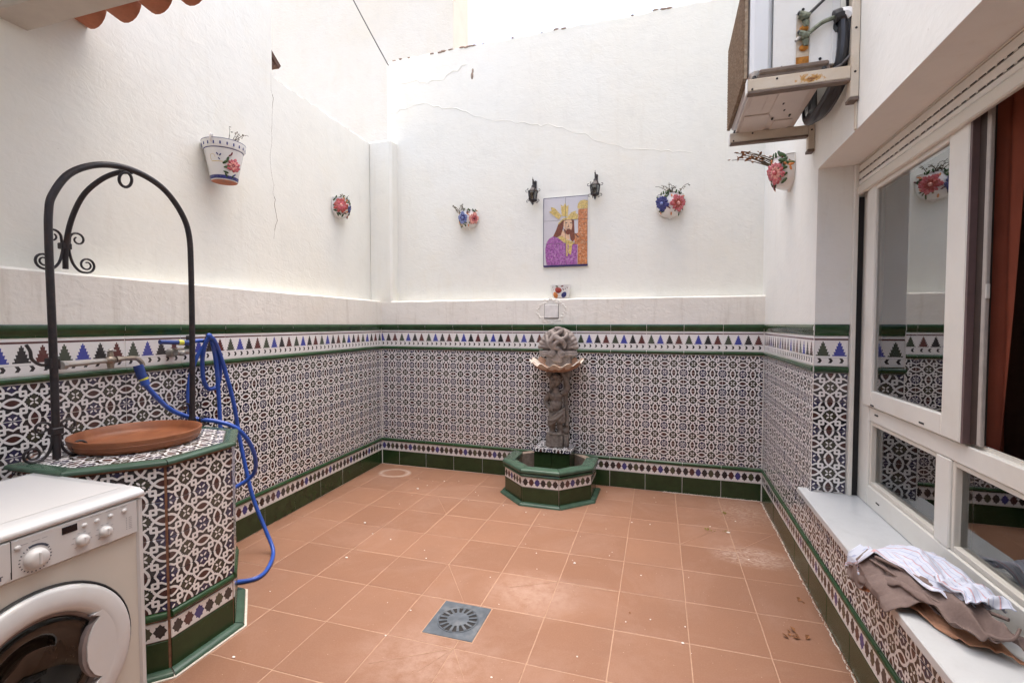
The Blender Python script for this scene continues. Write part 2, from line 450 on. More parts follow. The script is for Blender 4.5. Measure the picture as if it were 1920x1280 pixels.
    def mesh(s, name, mats, smooth=35):
        me = bpy.data.meshes.new(name); me.from_pydata([tuple(v) for v in s.v], [], s.f); 
        for k in (mats if isinstance(mats, (list, tuple)) else [mats]): me.materials.append(M[k])
        me.polygons.foreach_set('material_index', s.m)
        if s.uv:
            ul = me.uv_layers.new(name='UVMap')
            for fi, uvs in s.uv.items():
                for li, t in zip(me.polygons[fi].loop_indices, uvs): ul.data[li].uv = t
        bm = bmesh.new(); bm.from_mesh(me); bmesh.ops.recalc_face_normals(bm, faces=bm.faces); bm.to_mesh(me); bm.free()
        if smooth:
            me.polygons.foreach_set('use_smooth', [True]*len(me.polygons)); me.set_sharp_from_angle(angle=math.radians(smooth))
        me.update(); return me
    def build(s, name, mats, parent=None, smooth=35, loc=None, rot=None):
        return link(name, s.mesh(name, mats, smooth), parent, loc, rot)
def link(name, me, parent=None, loc=None, rot=None):
    o = bpy.data.objects.new(name, me); col.objects.link(o)
    if parent: o.parent = parent
    if loc is not None: o.location = loc
    if rot is not None: o.rotation_euler = rot
    return o
def tag(o, label=None, cat=None, group=None, kind=None):
    if label: o['label'] = label
    if cat: o['category'] = cat
    if group: o['group'] = group
    if kind: o['kind'] = kind
    return o
def thing(name, label, cat, loc=(0, 0, 0), rz=0, group=None):
    o = bpy.data.objects.new(name, None); col.objects.link(o); o.empty_display_size = .1
    o.location = loc; o.rotation_euler = (0, 0, rz)
    return tag(o, label, cat, group)
def remeshed(name, mb, mat, parent=None, voxel=.006, smooth=3, loc=None):
    """unite overlapping lumps into one continuous skin"""
    tmp = mb.build('tmp', mat, None, 0)
    a = tmp.modifiers.new('r', 'REMESH'); a.mode = 'VOXEL'; a.voxel_size = voxel
    if smooth:
        b = tmp.modifiers.new('s', 'SMOOTH'); b.factor = .5; b.iterations = smooth
    dg = bpy.context.evaluated_depsgraph_get()
    me = bpy.data.meshes.new_from_object(tmp.evaluated_get(dg)); me.name = name
    bpy.data.objects.remove(tmp)
    me.materials.clear(); me.materials.append(M[mat])
    me.polygons.foreach_set('use_smooth', [True]*len(me.polygons))
    return link(name, me, parent, loc)
def catmull(pts, per=8, closed=False):
    P = [Vector(p) for p in pts]; n = len(P); out = []
    for i in range(n if closed else n-1):
        g = lambda k: P[k % n] if closed else P[max(0, min(n-1, k))]
        a, b, c, d = g(i-1), g(i), g(i+1), g(i+2)
        for k in range(per):
            t = k/per
            out.append(.5*((2*b) + (c-a)*t + (2*a-5*b+4*c-d)*t*t + (3*b-a-3*c+d)*t*t*t))
    if not closed: out.append(P[-1])
    return out
# ------------------------------------------------------------------ ground and floor
g = MB(); g.box(-150, 150, -150, 150, -.4, -.12)
tag(g.build('ground', 'grout', None, 0), kind='structure')
fl = MB(); fl.box(-2.95, 1.1, -1.6, 4.5, -.11, -.0013)
floor = tag(fl.build('patio_floor', 'floor_grout', None, 0), kind='structure')
TX, TY, FX0, FY0 = .3308, .337, -1.1775, 2.5663
def floor_tile_mesh(w, h):
    b = MB(); c = .002; T = .006
    o = [b.V(p) for p in ((-w/2, -h/2, -T), (w/2, -h/2, -T), (w/2, h/2, -T), (-w/2, h/2, -T))]
    e = [b.V(p) for p in ((-w/2, -h/2, -c*.6), (w/2, -h/2, -c*.6), (w/2, h/2, -c*.6), (-w/2, h/2, -c*.6))]
    t = [b.V(p) for p in ((-w/2+c, -h/2+c, 0), (w/2-c, -h/2+c, 0), (w/2-c, h/2-c, 0), (-w/2+c, h/2-c, 0))]
    for A, B in ((o, e), (e, t)):
        for k in range(4): b.F((A[k], A[(k+1) % 4], B[(k+1) % 4], B[k]))
    b.F(t); return b.mesh('floor_tile', 'terracotta_floor', 20)
ftm = floor_tile_mesh(TX-.0038, TY-.0038)
for r in range(-7, 6):
    for k in range(-6, 7):
        x, y = FX0 + (k+.5)*TX, FY0 + (r+.5)*TY
        if x < -2.9 or x > .95 or y > 4.4: continue
        link('floor_tile', ftm, floor, (x + rnd.uniform(-.0006, .0006), y + rnd.uniform(-.0006, .0006), rnd.uniform(-.0006, .0006)),
             (rnd.uniform(-.0012, .0012), rnd.uniform(-.0012, .0012), rnd.uniform(-.001, .001)))
# slivers of tile cut towards the drain: thin mortar seams across tiles
sm = MB()
def seam(p, q, w=.0026):
    p, q = Vector((*p, .0014)), Vector((*q, .0014)); d = (q-p).normalized(); n = Vector((-d.y, d.x, 0))*w/2
    i = [sm.V(x) for x in (p-n, q-n*.4, q+n*.4, p+n)]; j = [sm.V(x - Vector((0, 0, .003))) for x in (p-n, q-n*.4, q+n*.4, p+n)]
    sm.F(i)
    for k in range(4): sm.F((i[k], j[k], j[(k+1) % 4], i[(k+1) % 4]))
for p, q in (((-1.178, 2.566), (-.94, 2.23)), ((-.516, 2.566), (-.76, 2.43)), ((-.846, 1.893), (-1.15, 1.70)), ((-.846, 1.893), (-.72, 1.72)),
             ((-.846, 1.893), (-.93, 1.72)), ((-.19, 2.56), (-.40, 2.55)), ((-1.50, 3.24), (-1.72, 3.55)), ((.145, 3.24), (.40, 3.55)), ((.476, 3.24), (.78, 3.60))):
    seam(p, q)
sm.build('mortar_seam', 'floor_grout', floor, 0)['kind'] = 'stuff'

# ------------------------------------------------------------------ courtyard walls
# each wall object: local x runs right along the wall as seen from the yard, y into the wall, z up
LW_O, LW_A = (-2.692, 4.271, 0), math.atan2(.999, -.0443)
BW_O, BW_A = (0, 4.2305, 0), math.atan(-.015)
RW_O, RW_A = (.801, 4.2185, 0), math.atan2(-.99988, -.0158)
def frame(o, a): return Matrix.Translation(o) @ Matrix.Rotation(a, 4, 'Z')
LWM, BWM, RWM = frame(LW_O, LW_A), frame(BW_O, BW_A), frame(RW_O, RW_A)
REC = .12                                         # upper walls stand back behind the ledge
def rough_box(b, x0, x1, y0, y1, z0, z1, nx, jit, seed=0, mi=0, jend=0):
    """box whose top edge wavers a little, like a hand-laid coping"""
    r = random.Random(seed); pr = []
    for k in range(nx+1):
        x = x0 + (x1-x0)*k/nx
        pr.append([b.V((x, y0, z0)), b.V((x, y0 + r.uniform(0, jit*.5), z1 - .012 + r.uniform(-jit, jit))), b.V((x, y0 + .015 + r.uniform(0, jit), z1 + r.uniform(-jit, jit))),
                   b.V((x, y1, z1)), b.V((x, y1, z0))])
    for A, B in zip(pr, pr[1:]):
        for k in range(5): b.F((A[k], B[k], B[(k+1) % 5], A[(k+1) % 5]), mi)
    b.F(pr[0], mi); b.F(list(reversed(pr[-1])), mi)

lb = MB()
lb.box(-5.9, .3, .0022, .4, -.1, 1.42, 1); lb.box(-5.9, -.001, -.0052, .002, 1.388, 1.4105, 1); lb.box(-5.9, -.001, -.0072, .002, 1.176, 1.193, 1); lb.box(-5.9, -.001, -.0072, .002, .2415, .2585, 1)
rough_box(lb, -5.9, .2, .0012, .4, 1.42, 1.658, 60, .002, 1, 2)
rough_box(lb, -1.33, .2, REC, .42, 1.66, 3.255, 24, .006, 2, 0)
lb.box(-5.9, -1.332, REC-.004, .45, 1.66, 5.8, 0)
left_wall = tag(lb.build('courtyard_wall', ['plaster', 'grout_white', 'plaster_ledge'], None, 20, LW_O, (0, 0, LW_A)),
    'left courtyard wall with tiled dado, stepped top and plaster ledge behind the well', 'wall', 'walls of the courtyard', 'thing')
bb = MB()
bb.box(-2.75, 1.1, .0022, .4, -.1, 1.42, 1); bb.box(-2.69, .80, -.0052, .002, 1.388, 1.4105, 1); bb.box(-2.69, .80, -.0072, .002, 1.176, 1.193, 1); bb.box(-2.69, .80, -.0072, .002, .2415, .2585, 1)
rough_box(bb, -2.70, .83, .0012, .4, 1.42, 1.652, 40, .002, 3, 2)
rough_box(bb, -2.675, 1.1, REC, .45, 1.654, 4.09, 40, .008, 4, 0)
rough_box(bb, -2.832, -2.675, REC, .45, 1.654, 3.27, 3, .004, 5, 0)
back_wall = tag(bb.build('courtyard_wall', ['plaster', 'grout_white', 'plaster_ledge'], None, 20, BW_O, (0, 0, BW_A)),
    'back courtyard wall with tiled dado behind the fountain and tile picture', 'wall', 'walls of the courtyard', 'thing')
pb = MB(); pb.cbox(-2.826, -2.566, .003, REC+.03, 1.60, 3.262, .02)
pb.build('pilaster', 'plaster', back_wall, 25)
rx0, rx1 = 1.35, 3.77                             # window recess along the right wall
rb = MB()
rb.box(-.45, rx0-.006, .0022, .32, -.1, 1.42, 1); rb.box(.0, rx0-.002, -.0052, .002, 1.388, 1.4105, 1)
rb.box(-.45, rx0+.0015, .001, .32, 1.42, 5.6, 0)
rb.box(rx0+.0015, rx1, .001, .32, 2.222, 5.6, 0)
rb.box(rx0-.0059, rx1, .0022, .32, -.1, .505, 1)
rb.box(rx1, 5.9, .001, .32, -.1, 5.6, 0)
right_wall = tag(rb.build('courtyard_wall', ['plaster_house', 'grout_white'], None, 20, RW_O, (0, 0, RW_A)),
    'right house wall with a deep window recess and tiled dado', 'wall', 'walls of the courtyard', 'thing')

# ------------------------------------------------------------------ glazed wall tiles
GAP = .0028; cache = {}
def tile_piece(kind, w, h, mat, uv, T=.007):
    key = (kind, round(w, 4), round(h, 4), uv)
    if key in cache: return cache[key]
    b = MB(); c = .0014; x1, z1 = w-GAP, h-GAP
    o = [b.V(p) for p in ((0, T, 0), (x1, T, 0), (x1, T, z1), (0, T, z1))]
    e = [b.V(p) for p in ((0, c, 0), (x1, c, 0), (x1, c, z1), (0, c, z1))]
    t = [b.V(p) for p in ((c, 0, c), (x1-c, 0, c), (x1-c, 0, z1-c), (c, 0, z1-c))]
    q = [(uv[0], uv[2]), (uv[1], uv[2]), (uv[1], uv[3]), (uv[0], uv[3])]
    for A, B in ((o, e), (e, t)):
        for k in range(4): b.F((A[k], A[(k+1) % 4], B[(k+1) % 4], B[k]), 0, [q[k], q[(k+1) % 4], q[(k+1) % 4], q[k]])
    b.F(t, 0, q); cache[key] = b.mesh(kind, mat, 20); return cache[key]
def profile_piece(kind, w, prof, mat):
    """strip with a profile (y, z) list, extruded along x"""
    key = (kind, round(w, 4))
    if key in cache: return cache[key]
    b = MB(); A = [b.V((0, y, z)) for y, z in prof]; B = [b.V((w-GAP, y, z)) for y, z in prof]; n = len(prof)
    for k in range(n-1): b.F((A[k], B[k], B[k+1], A[k+1]))
    b.F(A); b.F(list(reversed(B))); cache[key] = b.mesh(kind, mat, 50); return cache[key]
half = [(.007, 0)] + [(-.012*math.sin(PI*t/8), .015 - .015*math.cos(PI*t/8)) for t in range(9)] + [(.007, .03)]
capp = [(.007, 0), (-.001, 0), (-.002, .020), (-.007, .0245), (-.008, .050), (-.004, .0565), (.007, .058)]
Z_SK, Z_BO, Z_LM, Z_LA, Z_MO, Z_FR, Z_CA = .002, .147, .235, .268, 1.1695, 1.203, 1.361
ROWH = .15
def put(mesh, parent, x, z, rz=0, y=0):
    j = .0007
    return link(mesh.name.split('.')[0], mesh, parent, (x, y + rnd.uniform(-j, j), z), (rnd.uniform(-.003, .003), 0, rz + rnd.uniform(-.003, .003)))
def dado(parent, cells, pitch, rz=0, oy=0, ox=0, top=9.0, y0=0, phase=0):
    """cells: (x start, fraction from, fraction to) of each column"""
    for x, f0, f1 in cells:
        w = (f1-f0)*pitch
        if w < .012: continue
        P = lambda me, z: put(me, parent, ox + x*(1 if not rz else 0), z, rz, oy + (x if rz else 0))
        P(tile_piece('skirting_tile', w, .143, 'green_skirting', (0, 1, 0, 1)), Z_SK)
        P(tile_piece('border_tile', w, .088, 'border_glaze', (f0, f1, 0, 1)), Z_BO)
        P(profile_piece('moulding_tile', w, half, 'green_glaze'), Z_LM)
        for r in range(6):
            z = Z_LA + r*ROWH
            if z > top-.02: break
            h = min(ROWH, top-z)
            P(tile_piece('lattice_tile', w, h, 'lattice_glaze', (2*f0+phase, 2*f1+phase, 0, h/ROWH)), z)
        if top > 5:
            P(profile_piece('moulding_tile', w, half, 'green_glaze'), Z_MO)
            P(tile_piece('frieze_tile', w, .156, 'frieze_glaze', (f0, f1, 0, 1)), Z_FR)
            P(profile_piece('cap_tile', w, capp, 'green_glaze'), Z_CA)
def columns(x0, x1, j0, pitch):
    """whole and cut columns between x0 and x1 with a joint at j0"""
    k = math.floor((x0-j0)/pitch); out = []
    while j0 + k*pitch < x1 - 1e-6:
        a, b_ = j0 + k*pitch, j0 + (k+1)*pitch
        f0, f1 = max(0, (x0-a)/pitch), min(1, (x1-a)/pitch)
        out.append((a + f0*pitch, round(f0, 4), round(f1, 4))); k += 1
    return out
dado(left_wall, columns(-4.0, -.002, -.07, .3068), .3068)
dado(back_wall, columns(-2.688, .799, -2.493, .2995), .2995)
dado(right_wall, columns(.002, 1.349, 1.35, .30), .30)
dado(right_wall, columns(1.35, 4.2, 1.35, .30), .30, 0, 0, 0, .505)
# jamb of the recess, facing the porch
JW = .155
for z, me in ((Z_MO, profile_piece('moulding_tile', JW, half, 'green_glaze')), (Z_FR, tile_piece('frieze_tile', JW, .156, 'frieze_glaze', (0, .5, 0, 1))),
              (Z_CA, profile_piece('cap_tile', JW, capp, 'green_glaze'))):
    put(me, right_wall, rx0+.0015, z, PI/2, .002)
for r in range(6):
    z0 = max(Z_LA + r*ROWH, .54); z1 = Z_LA + (r+1)*ROWH
    if z1 > .56: put(tile_piece('lattice_tile', JW, z1-z0, 'lattice_glaze', (0, 1, 1-(z1-z0)/ROWH, 1)), right_wall, rx0+.0015, z0, PI/2, .002)
tr = MB(); tr.box(rx0-.002, rx0+.002, -.002, .001, .54, 1.42); tr.build('corner_trim', 'grout_white', right_wall, 0)

# plaster flaws on the back wall: a hole, chipped coping, a blank cover plate
ch = MB()
r_ = random.Random(5)
for k in range(26):
    x = r_.uniform(-2.6, .1) if k < 18 else r_.uniform(-2.1, -1.7); s_ = r_.uniform(.006, .022)
    ch.ell((x, REC + .006, 4.085 + r_.uniform(-.006, .004)), (s_*1.6, .012, s_*.5), 6, 4)
ch.build('chipped_coping', 'cement', back_wall)
hb = MB(); hb.ell((-1.740, REC+.002, 3.80), (.014, .009, .035), 7, 5); hb.ell((-1.733, REC+.002, 3.845), (.010, .008, .024), 7, 5)
hb.build('plaster_hole', 'cement', back_wall)
# hairline cracks: raised, wandering plaster lines
def crack(b, pts, r, seed, jit, y):
    rr = random.Random(seed); P = []
    for (x0, z0), (x1, z1) in zip(pts, pts[1:]):
        n = max(2, int(math.hypot(x1-x0, z1-z0)/.05))
        for k in range(n):
            t = k/n; P.append((x0+(x1-x0)*t + rr.uniform(-jit, jit), y, z0+(z1-z0)*t + rr.uniform(-jit, jit)))
    b.tube(P, r, 4)
cb = MB()
crack(cb, [(-2.67, 3.55), (-2.3, 3.62), (-1.9, 3.50), (-1.5, 3.34), (-.9, 3.22), (-.3, 2.95), (.3, 2.86)], .0045, 3, .014, REC+.003)
crack(cb, [(-2.5, 3.86), (-2.1, 3.80), (-1.75, 3.95)], .004, 4, .02, REC+.0028)
cb.build('plaster_crack', 'plaster', back_wall, 60)
cl = MB(); crack(cl, [(-1.335, 3.25), (-1.33, 2.9), (-1.36, 2.6), (-1.31, 2.2), (-1.34, 2.0)], .0013, 8, .012, REC-.0032)
cl.build('plaster_crack', 'cement', left_wall, 60)

# ------------------------------------------------------------------ window sill, recess, room behind
sb = MB(); sb.cbox(rx0+.002, rx1-.002, -.052, .235, .507, .540, .004)
sb.cbox(rx0-.05, rx0+.004, -.052, -.003, .507, .540, .004)
sb.build('window_sill', 'marble', right_wall, 25)

WP = .203                                         # window plane, into the wall
win = MB()
def wbox(b, x0, x1, z0, z1, y0, y1, c=.004, mi=0): b.cbox(x0, x1, y0, y1, z0, z1, c, mi)
# outer frame: stiles, bottom rail, transom, mullion
wbox(win, rx0+.075, rx0+.14, .541, 2.22, WP, WP+.06)
wbox(win, rx1-.14, rx1-.03, .541, 2.22, WP, WP+.06)
wbox(win, rx0+.141, rx1-.141, .541, .638, WP+.001, WP+.061)
wbox(win, rx0+.141, rx1-.141, .952, 1.022, WP+.002, WP+.062)
wbox(win, 2.106, 2.198, .639, .951, WP, WP+.06)
wbox(win, rx0+.141, rx1-.141, 2.12, 2.20, WP+.001, WP+.061)
window = win.build('window', 'aluminium_white', right_wall, 25)
# inner beads round the fixed lower panes
for x0, x1 in ((rx0+.141, 2.105), (2.199, 2.95), (2.99, rx1-.145)):
    f = MB()
    f.cbox(x0, x0+.018, WP+.008, WP+.05, .639, .951, .002); f.cbox(x1-.018, x1, WP+.008, WP+.05, .639, .951, .002)
    f.cbox(x0+.0185, x1-.0185, WP+.008, WP+.05, .639, .659, .002); f.cbox(x0+.0185, x1-.0185, WP+.008, WP+.05, .933, .951, .002)
    f.build('frame_bead', 'aluminium_cream', window, 25)
    p = MB(); p.box(x0+.016, x1-.016, WP+.028, WP+.034, .655, .936); p.build('pane', 'window_glass', window, 0)
mu = MB(); mu.cbox(2.951, 2.989, WP, WP+.06, .639, .951, .003); mu.build('mullion', 'aluminium_white', window)
# sliding sash, shut over the far half
x0, x1 = 1.462, 2.285; s = MB()
y0_, y1_ = WP-.018, WP+.014
s.cbox(x0, x0+.095, y0_, y1_, 1.030, 2.12, .004); s.cbox(x1-.115, x1, y0_, y1_, 1.030, 2.12, .004)
s.cbox(x0+.0955, x1-.1155, y0_+.001, y1_, 1.030, 1.105, .004); s.cbox(x0+.0955, x1-.1155, y0_+.001, y1_, 2.05, 2.12, .004)
sash = s.build('sash_frame', 'aluminium_white', window, 25)
p = MB(); p.box(x0+.09, x1-.11, WP-.004, WP+.001, 1.10, 2.055); p.box(x0+.09, x1-.11, WP+.007, WP+.011, 1.10, 2.055)
p.build('pane', 'sash_glass', window, 0)
e = MB(); e.box(x1+.0005, x1+.013, y0_+.003, y1_, 1.03, 2.12); e.build('sash_edge', 'sash_edge', window, 0)
e = MB(); e.box(x1+.0135, x1+.046, WP+.004, WP+.03, 1.0345, 2.12); e.build('sash_gap', 'slot_brown', window, 0)
e = MB(); e.cbox(x1+.0465, x1+.066, WP+.004, WP+.016, 1.0345, 2.12, .002); e.build('sash_stile', 'aluminium_grey', window)
e = MB(); e.cbox(x1+.0665, x1+.071, WP+.004, WP+.014, 1.50, 1.545, .001); e.build('sash_handle', 'aluminium_white', window)
for xx, zz in ((1.56, 1.036), (2.02, 1.044), (1.56, .99), (1.60, .585)):
    d = MB(); d.box(xx, xx+.035, WP-.019 if zz > 1.03 else WP-.001, WP+.01, zz, zz+.006); d.build('drain_slot', 'slot_black', window, 0)
t = MB(); t.box(rx0+.142, rx1-.142, WP+.02, WP+.03, 1.0221, 1.034); t.build('sash_track', 'aluminium_cream', window, 0)
# shutter guide channel on the far jamb
gch = MB()
gch.cbox(rx0+.002, rx0+.03, .158, .176, .541, 2.22, .002); gch.cbox(rx0+.002, rx0+.074, .206, .222, .541, 2.22, .002)
gch.cbox(rx0+.002, rx0+.008, .176, .206, .541, 2.22, .001)
gch.build('shutter_guide', 'aluminium_white', right_wall, 25)
gk = MB(); gk.box(rx0+.0085, rx0+.012, .1765, .2055, .541, 2.06); gk.build('guide_brush', 'slot_black', right_wall, 0)
shut = thing('roller_shutter', 'cream roller shutter rolled nearly up above the side window', 'shutter', RWM @ Vector((rx0+.02, .178, 0)), RW_A)
for k, (z0, z1) in enumerate(((2.176, 2.214), (2.139, 2.175), (2.112, 2.138))):
    a = MB(); prof = [(0, z0+.001), (-.004, z0+.006), (-.004, z1-.004), (0, z1-.001), (.010, z1-.001), (.010, z0+.001)]
    A = [a.V((0, y, z)) for y, z in prof]; B = [a.V((2.30, y, z)) for y, z in prof]
    for q in range(6): a.F((A[q], B[q], B[(q+1) % 6], A[(q+1) % 6]))
    a.F(A); a.F(list(reversed(B))); a.build('slat', 'aluminium_white', shut, 20)
    if k < 2:
        a = MB(); rr = random.Random(k)
        for q in range(52): a.box(q*.044+.01, q*.044+.01+rr.uniform(.022, .036), -.0046, -.003, z0-.0012, z0+.0022)
        a.build('slat_slots', 'slot_black', shut, 0)['kind'] = 'stuff'
a = MB(); a.cbox(0, 2.30, -.010, .012, 2.066, 2.111, .005); a.build('bottom_bar', 'aluminium_cream', shut)
a = MB(); a.cbox(-.015, 2.33, -.006, .02, 2.2145, 2.2205, .002); a.build('shutter_lip', 'aluminium_cream', shut)

room = MB()
for bx in ((rx0-.9, rx1+1, 2.6, 2.7, -.1, 2.75), (rx0-.9, rx0-.8, .33, 2.6, -.1, 2.75), (rx1+.9, rx1+1, .33, 2.6, -.1, 2.75), (rx0-.9, rx1+1, .33, 2.7, 2.65, 2.75), (rx0-.9, rx1+1, .33, 2.7, -.1, 0)):
    room.box(*bx)
tag(room.build('room', 'room_dark', None, 0, RW_O, (0, 0, RW_A)), kind='structure')
cur = MB(); n = 70
xa, xb = 1.98, 2.345
rows = []
for j in range(16):
    z = .62 + 1.6*j/15; row = []
    for k in range(n+1):
        u = k/n; x = xa + (xb-xa)*u + (.018*math.sin((z-1.2)*2.6) + .02*max(0, z-1.7))*u
        y = .262 + .018*math.sin(u*21 + .4*math.sin(z*3)) + .012*math.sin(u*47+z*2)
        row.append(cur.V((x, y, z)))
    rows.append(row)
for A, B in zip(rows, rows[1:]):
    for k in range(n): cur.F((A[k], A[k+1], B[k+1], B[k]))
tag(cur.build('curtain', 'curtain_cloth', None, 60, RW_O, (0, 0, RW_A)), 'rust red curtain hanging inside the open half of the window', 'curtain')

# ------------------------------------------------------------------ porch over the viewer, house behind with an added shade slab, neighbouring building
porch = thing('porch_roof', 'porch roof with pale beam and clay eaves tiles at top left', 'roof', (0, 0, 0), 0)
b = MB(); b.cbox(-2.75, -1.75, 1.315, 1.455, 2.715, 2.86, .006); b.build('beam', 'porch_white', porch)
b = MB(); v = [(-2.75, .45, 3.06), (-1.75, .45, 3.06), (-1.75, 1.62, 2.885), (-2.75, 1.62, 2.885)]
lo = [b.V(p) for p in v]; hi = [b.V((x, y, z+.04)) for x, y, z in v]
b.F(lo); b.F(hi)
for k in range(4): b.F((lo[k], lo[(k+1) % 4], hi[(k+1) % 4], hi[k]))
b.build('deck', 'porch_white', porch, 0)
def roof_tile(sgn):
    a = MB(); n = 10; L = .42; rings = []
    for t_ in (0, 1):
        for rr in (.088, .074):
            R = rr*(1 - .12*t_); rings.append([a.V((R*math.cos(PI*k/n), -L*t_, sgn*R*math.sin(PI*k/n) + t_*.062)) for k in range(n+1)])
    o0, i0, o1, i1 = rings
    for A, B in ((o0, o1), (i1, i0), (i0, o0), (o1, i1)):
        for k in range(n): a.F((A[k], A[k+1], B[k+1], B[k]))
    return a.mesh('roof_tile', 'roof_clay', 40)
pan, cov = roof_tile(-1), roof_tile(1)
for k in range(6):
    x = -2.645 + .2075*k
    link('roof_tile', pan, porch, (x, 1.70 + rnd.uniform(-.012, .012), 2.945), (0, 0, rnd.uniform(-.03, .03)))
    link('roof_tile', cov, porch, (x+.104, 1.69 + rnd.uniform(-.012, .012), 2.965), (0, 0, rnd.uniform(-.03, .03)))
hw = MB(); hw.box(-3.3, 5, -1.9, -1.6, -.1, 3.4); hw.box(-2.76, .7, -1.599, -.1, 2.62, 2.76)  # unseen house wall, and a slab added overhead to shade the near floor
tag(hw.build('house_wall_and_shade_slab', 'plaster_house', None, 0), kind='structure')
nb = thing('neighbouring_building', 'tall sunlit white building with orange corner band rising beyond the courtyard', 'building', (-6, 6.5, 0))
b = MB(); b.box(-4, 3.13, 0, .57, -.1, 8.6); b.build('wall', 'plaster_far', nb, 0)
b = MB(); b.box(3.131, 3.137, -.004, .56, -.1, 8.6); b.build('corner_band', 'orange_paint', nb, 0)
ra = thing('rafter_end', 'dark brown timber end poking out past the tall left wall', 'timber', LWM @ Vector((-1.33, .16, 3.475)), LW_A)
b = MB(); b.T = Matrix.Rotation(.62, 4, 'Y'); b.cbox(-.08, .165, 0, .07, -.012, .03, .004); b.build('board', 'wood_dark', ra)
b = MB(); b.T = Matrix.Rotation(.62, 4, 'Y'); b.cbox(-.08, .135, .01, .06, -.045, -.013, .004); b.build('batten', 'wood_dark', ra)
cb = MB(); cb.tube(catmull([(-2.64, 4.37, 4.03), (-2.72, 4.2, 4.25), (-2.80, 3.9, 4.55), (-2.86, 3.4, 4.95), (-2.9, 2.4, 5.6)], 8), .0055, 6)
tag(cb.build('cable', 'cable_grey'), 'thin grey cable slung from the top left corner of the back wall', 'cable')
# ------------------------------------------------------------------ tiled well head
WC = Vector((-2.264, 1.578, 0)); WA = .374
well = thing('well', 'octagonal tiled well head against the left wall beside the washing machine', 'well', WC)
def octo(ap):
    R = ap/math.cos(PI/8); return [(R*math.cos(PI/8 + k*PI/4), R*math.sin(PI/8 + k*PI/4)) for k in range(8)]
def wclip(poly, off=0.0):
    """keep the part of a polygon (local to the well) on the yard side of the left wall"""
    f = lambda p: (p[0]+WC.x) - (-2.5034 - .0443*(p[1]+WC.y)) - .003 - off
    out = []
    for a, b in zip(poly, poly[1:]+poly[:1]):
        fa, fb = f(a), f(b)
        if fa >= 0: out.append(a)
        if (fa >= 0) != (fb >= 0):
            t = fa/(fa-fb); out.append((a[0]+(b[0]-a[0])*t, a[1]+(b[1]-a[1])*t))
    return out
b = MB(); b.prism(wclip(octo(WA-.006)), -.05, .845); b.build('well_body', 'broken_clay', well, 0)
side = 2*WA*math.tan(PI/8)
for k in range(8):
    a = k*PI/4                                          # outward direction of the face
    if k in (3, 4, 5): continue
    nrm = Vector((math.cos(a), math.sin(a), 0)); u = Vector((-nrm.y, nrm.x, 0))
    rz = math.atan2(u.y, u.x)
    W = side - .012 if k != 1 else side - .03
    def at(off, z, inset=0, up=0): return nrm*(WA+off) - u*(side/2 - .006 - inset) + Vector((0, 0, z))
    def add(me, z, off=0): return link(me.name.split('.')[0], me, well, at(off, z), (rnd.uniform(-.004, .004), 0, rz + rnd.uniform(-.005, .005)))
    add(tile_piece('skirting_tile', W, .135, 'green_skirting', (0, 1, 0, 1)), .004)
    add(tile_piece('border_tile', W, .078, 'border_glaze', (0, 1, 0, 1)), .141)
    add(profile_piece('moulding_tile', W, half, 'green_glaze'), .226)
    for r in range(4):
        h = .15 if r < 3 else .138
        add(tile_piece('lattice_tile', W, h, 'lattice_glaze', (0, 2, 0, h/.15)), .259 + .15*r)
# kerb round the foot
kp = [(-.002, .020), (.030, .016), (.036, .008), (.038, -.01), (-.004, -.01)]
for k in range(8):
    if k in (3, 4, 5): continue
    b = MB(); a0, a1 = k*PI/4 - PI/8, k*PI/4 + PI/8
    A = []; B = []
    for d, z in kp:
        R = (WA+d)/math.cos(PI/8)
        A.append(b.V((R*math.cos(a0+.006), R*math.sin(a0+.006), z))); B.append(b.V((R*math.cos(a1-.006), R*math.sin(a1-.006), z)))
    for q in range(4): b.F((A[q], B[q], B[q+1], A[q+1]))
    b.F(A); b.F(list(reversed(B))); b.build('kerb_tile', 'green_sky_sheen', well, 50)
b = MB(); b.prism(wclip(octo(WA+.047)), -.003, .0035); b.build('mortar_bed', 'grout', well, 0)
# slab, patterned top tiles, green bull-nosed rim
b = MB(); b.prism(wclip(octo(WA-.002)), .8455, .858); b.build('slab', 'broken_clay', well, 0)
rp = [(-.034, .8585), (-.034, .8755), (.004, .8755), (.014, .872), (.018, .865), (.016, .857), (-.004, .853)]
for k in range(8):
    if k in (3, 4, 5): continue
    b = MB(); a0, a1 = k*PI/4 - PI/8, k*PI/4 + PI/8; A, B = [], []
    for d, z in rp:
        R = (WA+d)/math.cos(PI/8)
        A.append(b.V((R*math.cos(a0+.004), R*math.sin(a0+.004), z))); B.append(b.V((R*math.cos(a1-.004), R*math.sin(a1-.004), z)))
    for q in range(len(rp)): b.F((A[q], B[q], B[(q+1) % len(rp)], A[(q+1) % len(rp)]))
    b.F(A); b.F(list(reversed(B))); b.build('rim_tile', 'green_sky_sheen', well, 50)
def clip_poly(poly, clip):
    for (ax, ay), (bx, by) in zip(clip, clip[1:]+clip[:1]):
        f = lambda p: (bx-ax)*(p[1]-ay) - (by-ay)*(p[0]-ax); out = []
        if not poly: return []
        for p, q in zip(poly, poly[1:]+poly[:1]):
            fp, fq = f(p), f(q)
            if fp >= 0: out.append(p)
            if (fp >= 0) != (fq >= 0):
                t = fp/(fp-fq); out.append((p[0]+(q[0]-p[0])*t, p[1]+(q[1]-p[1])*t))
        poly = out
    return poly
topclip = wclip(octo(WA-.037))
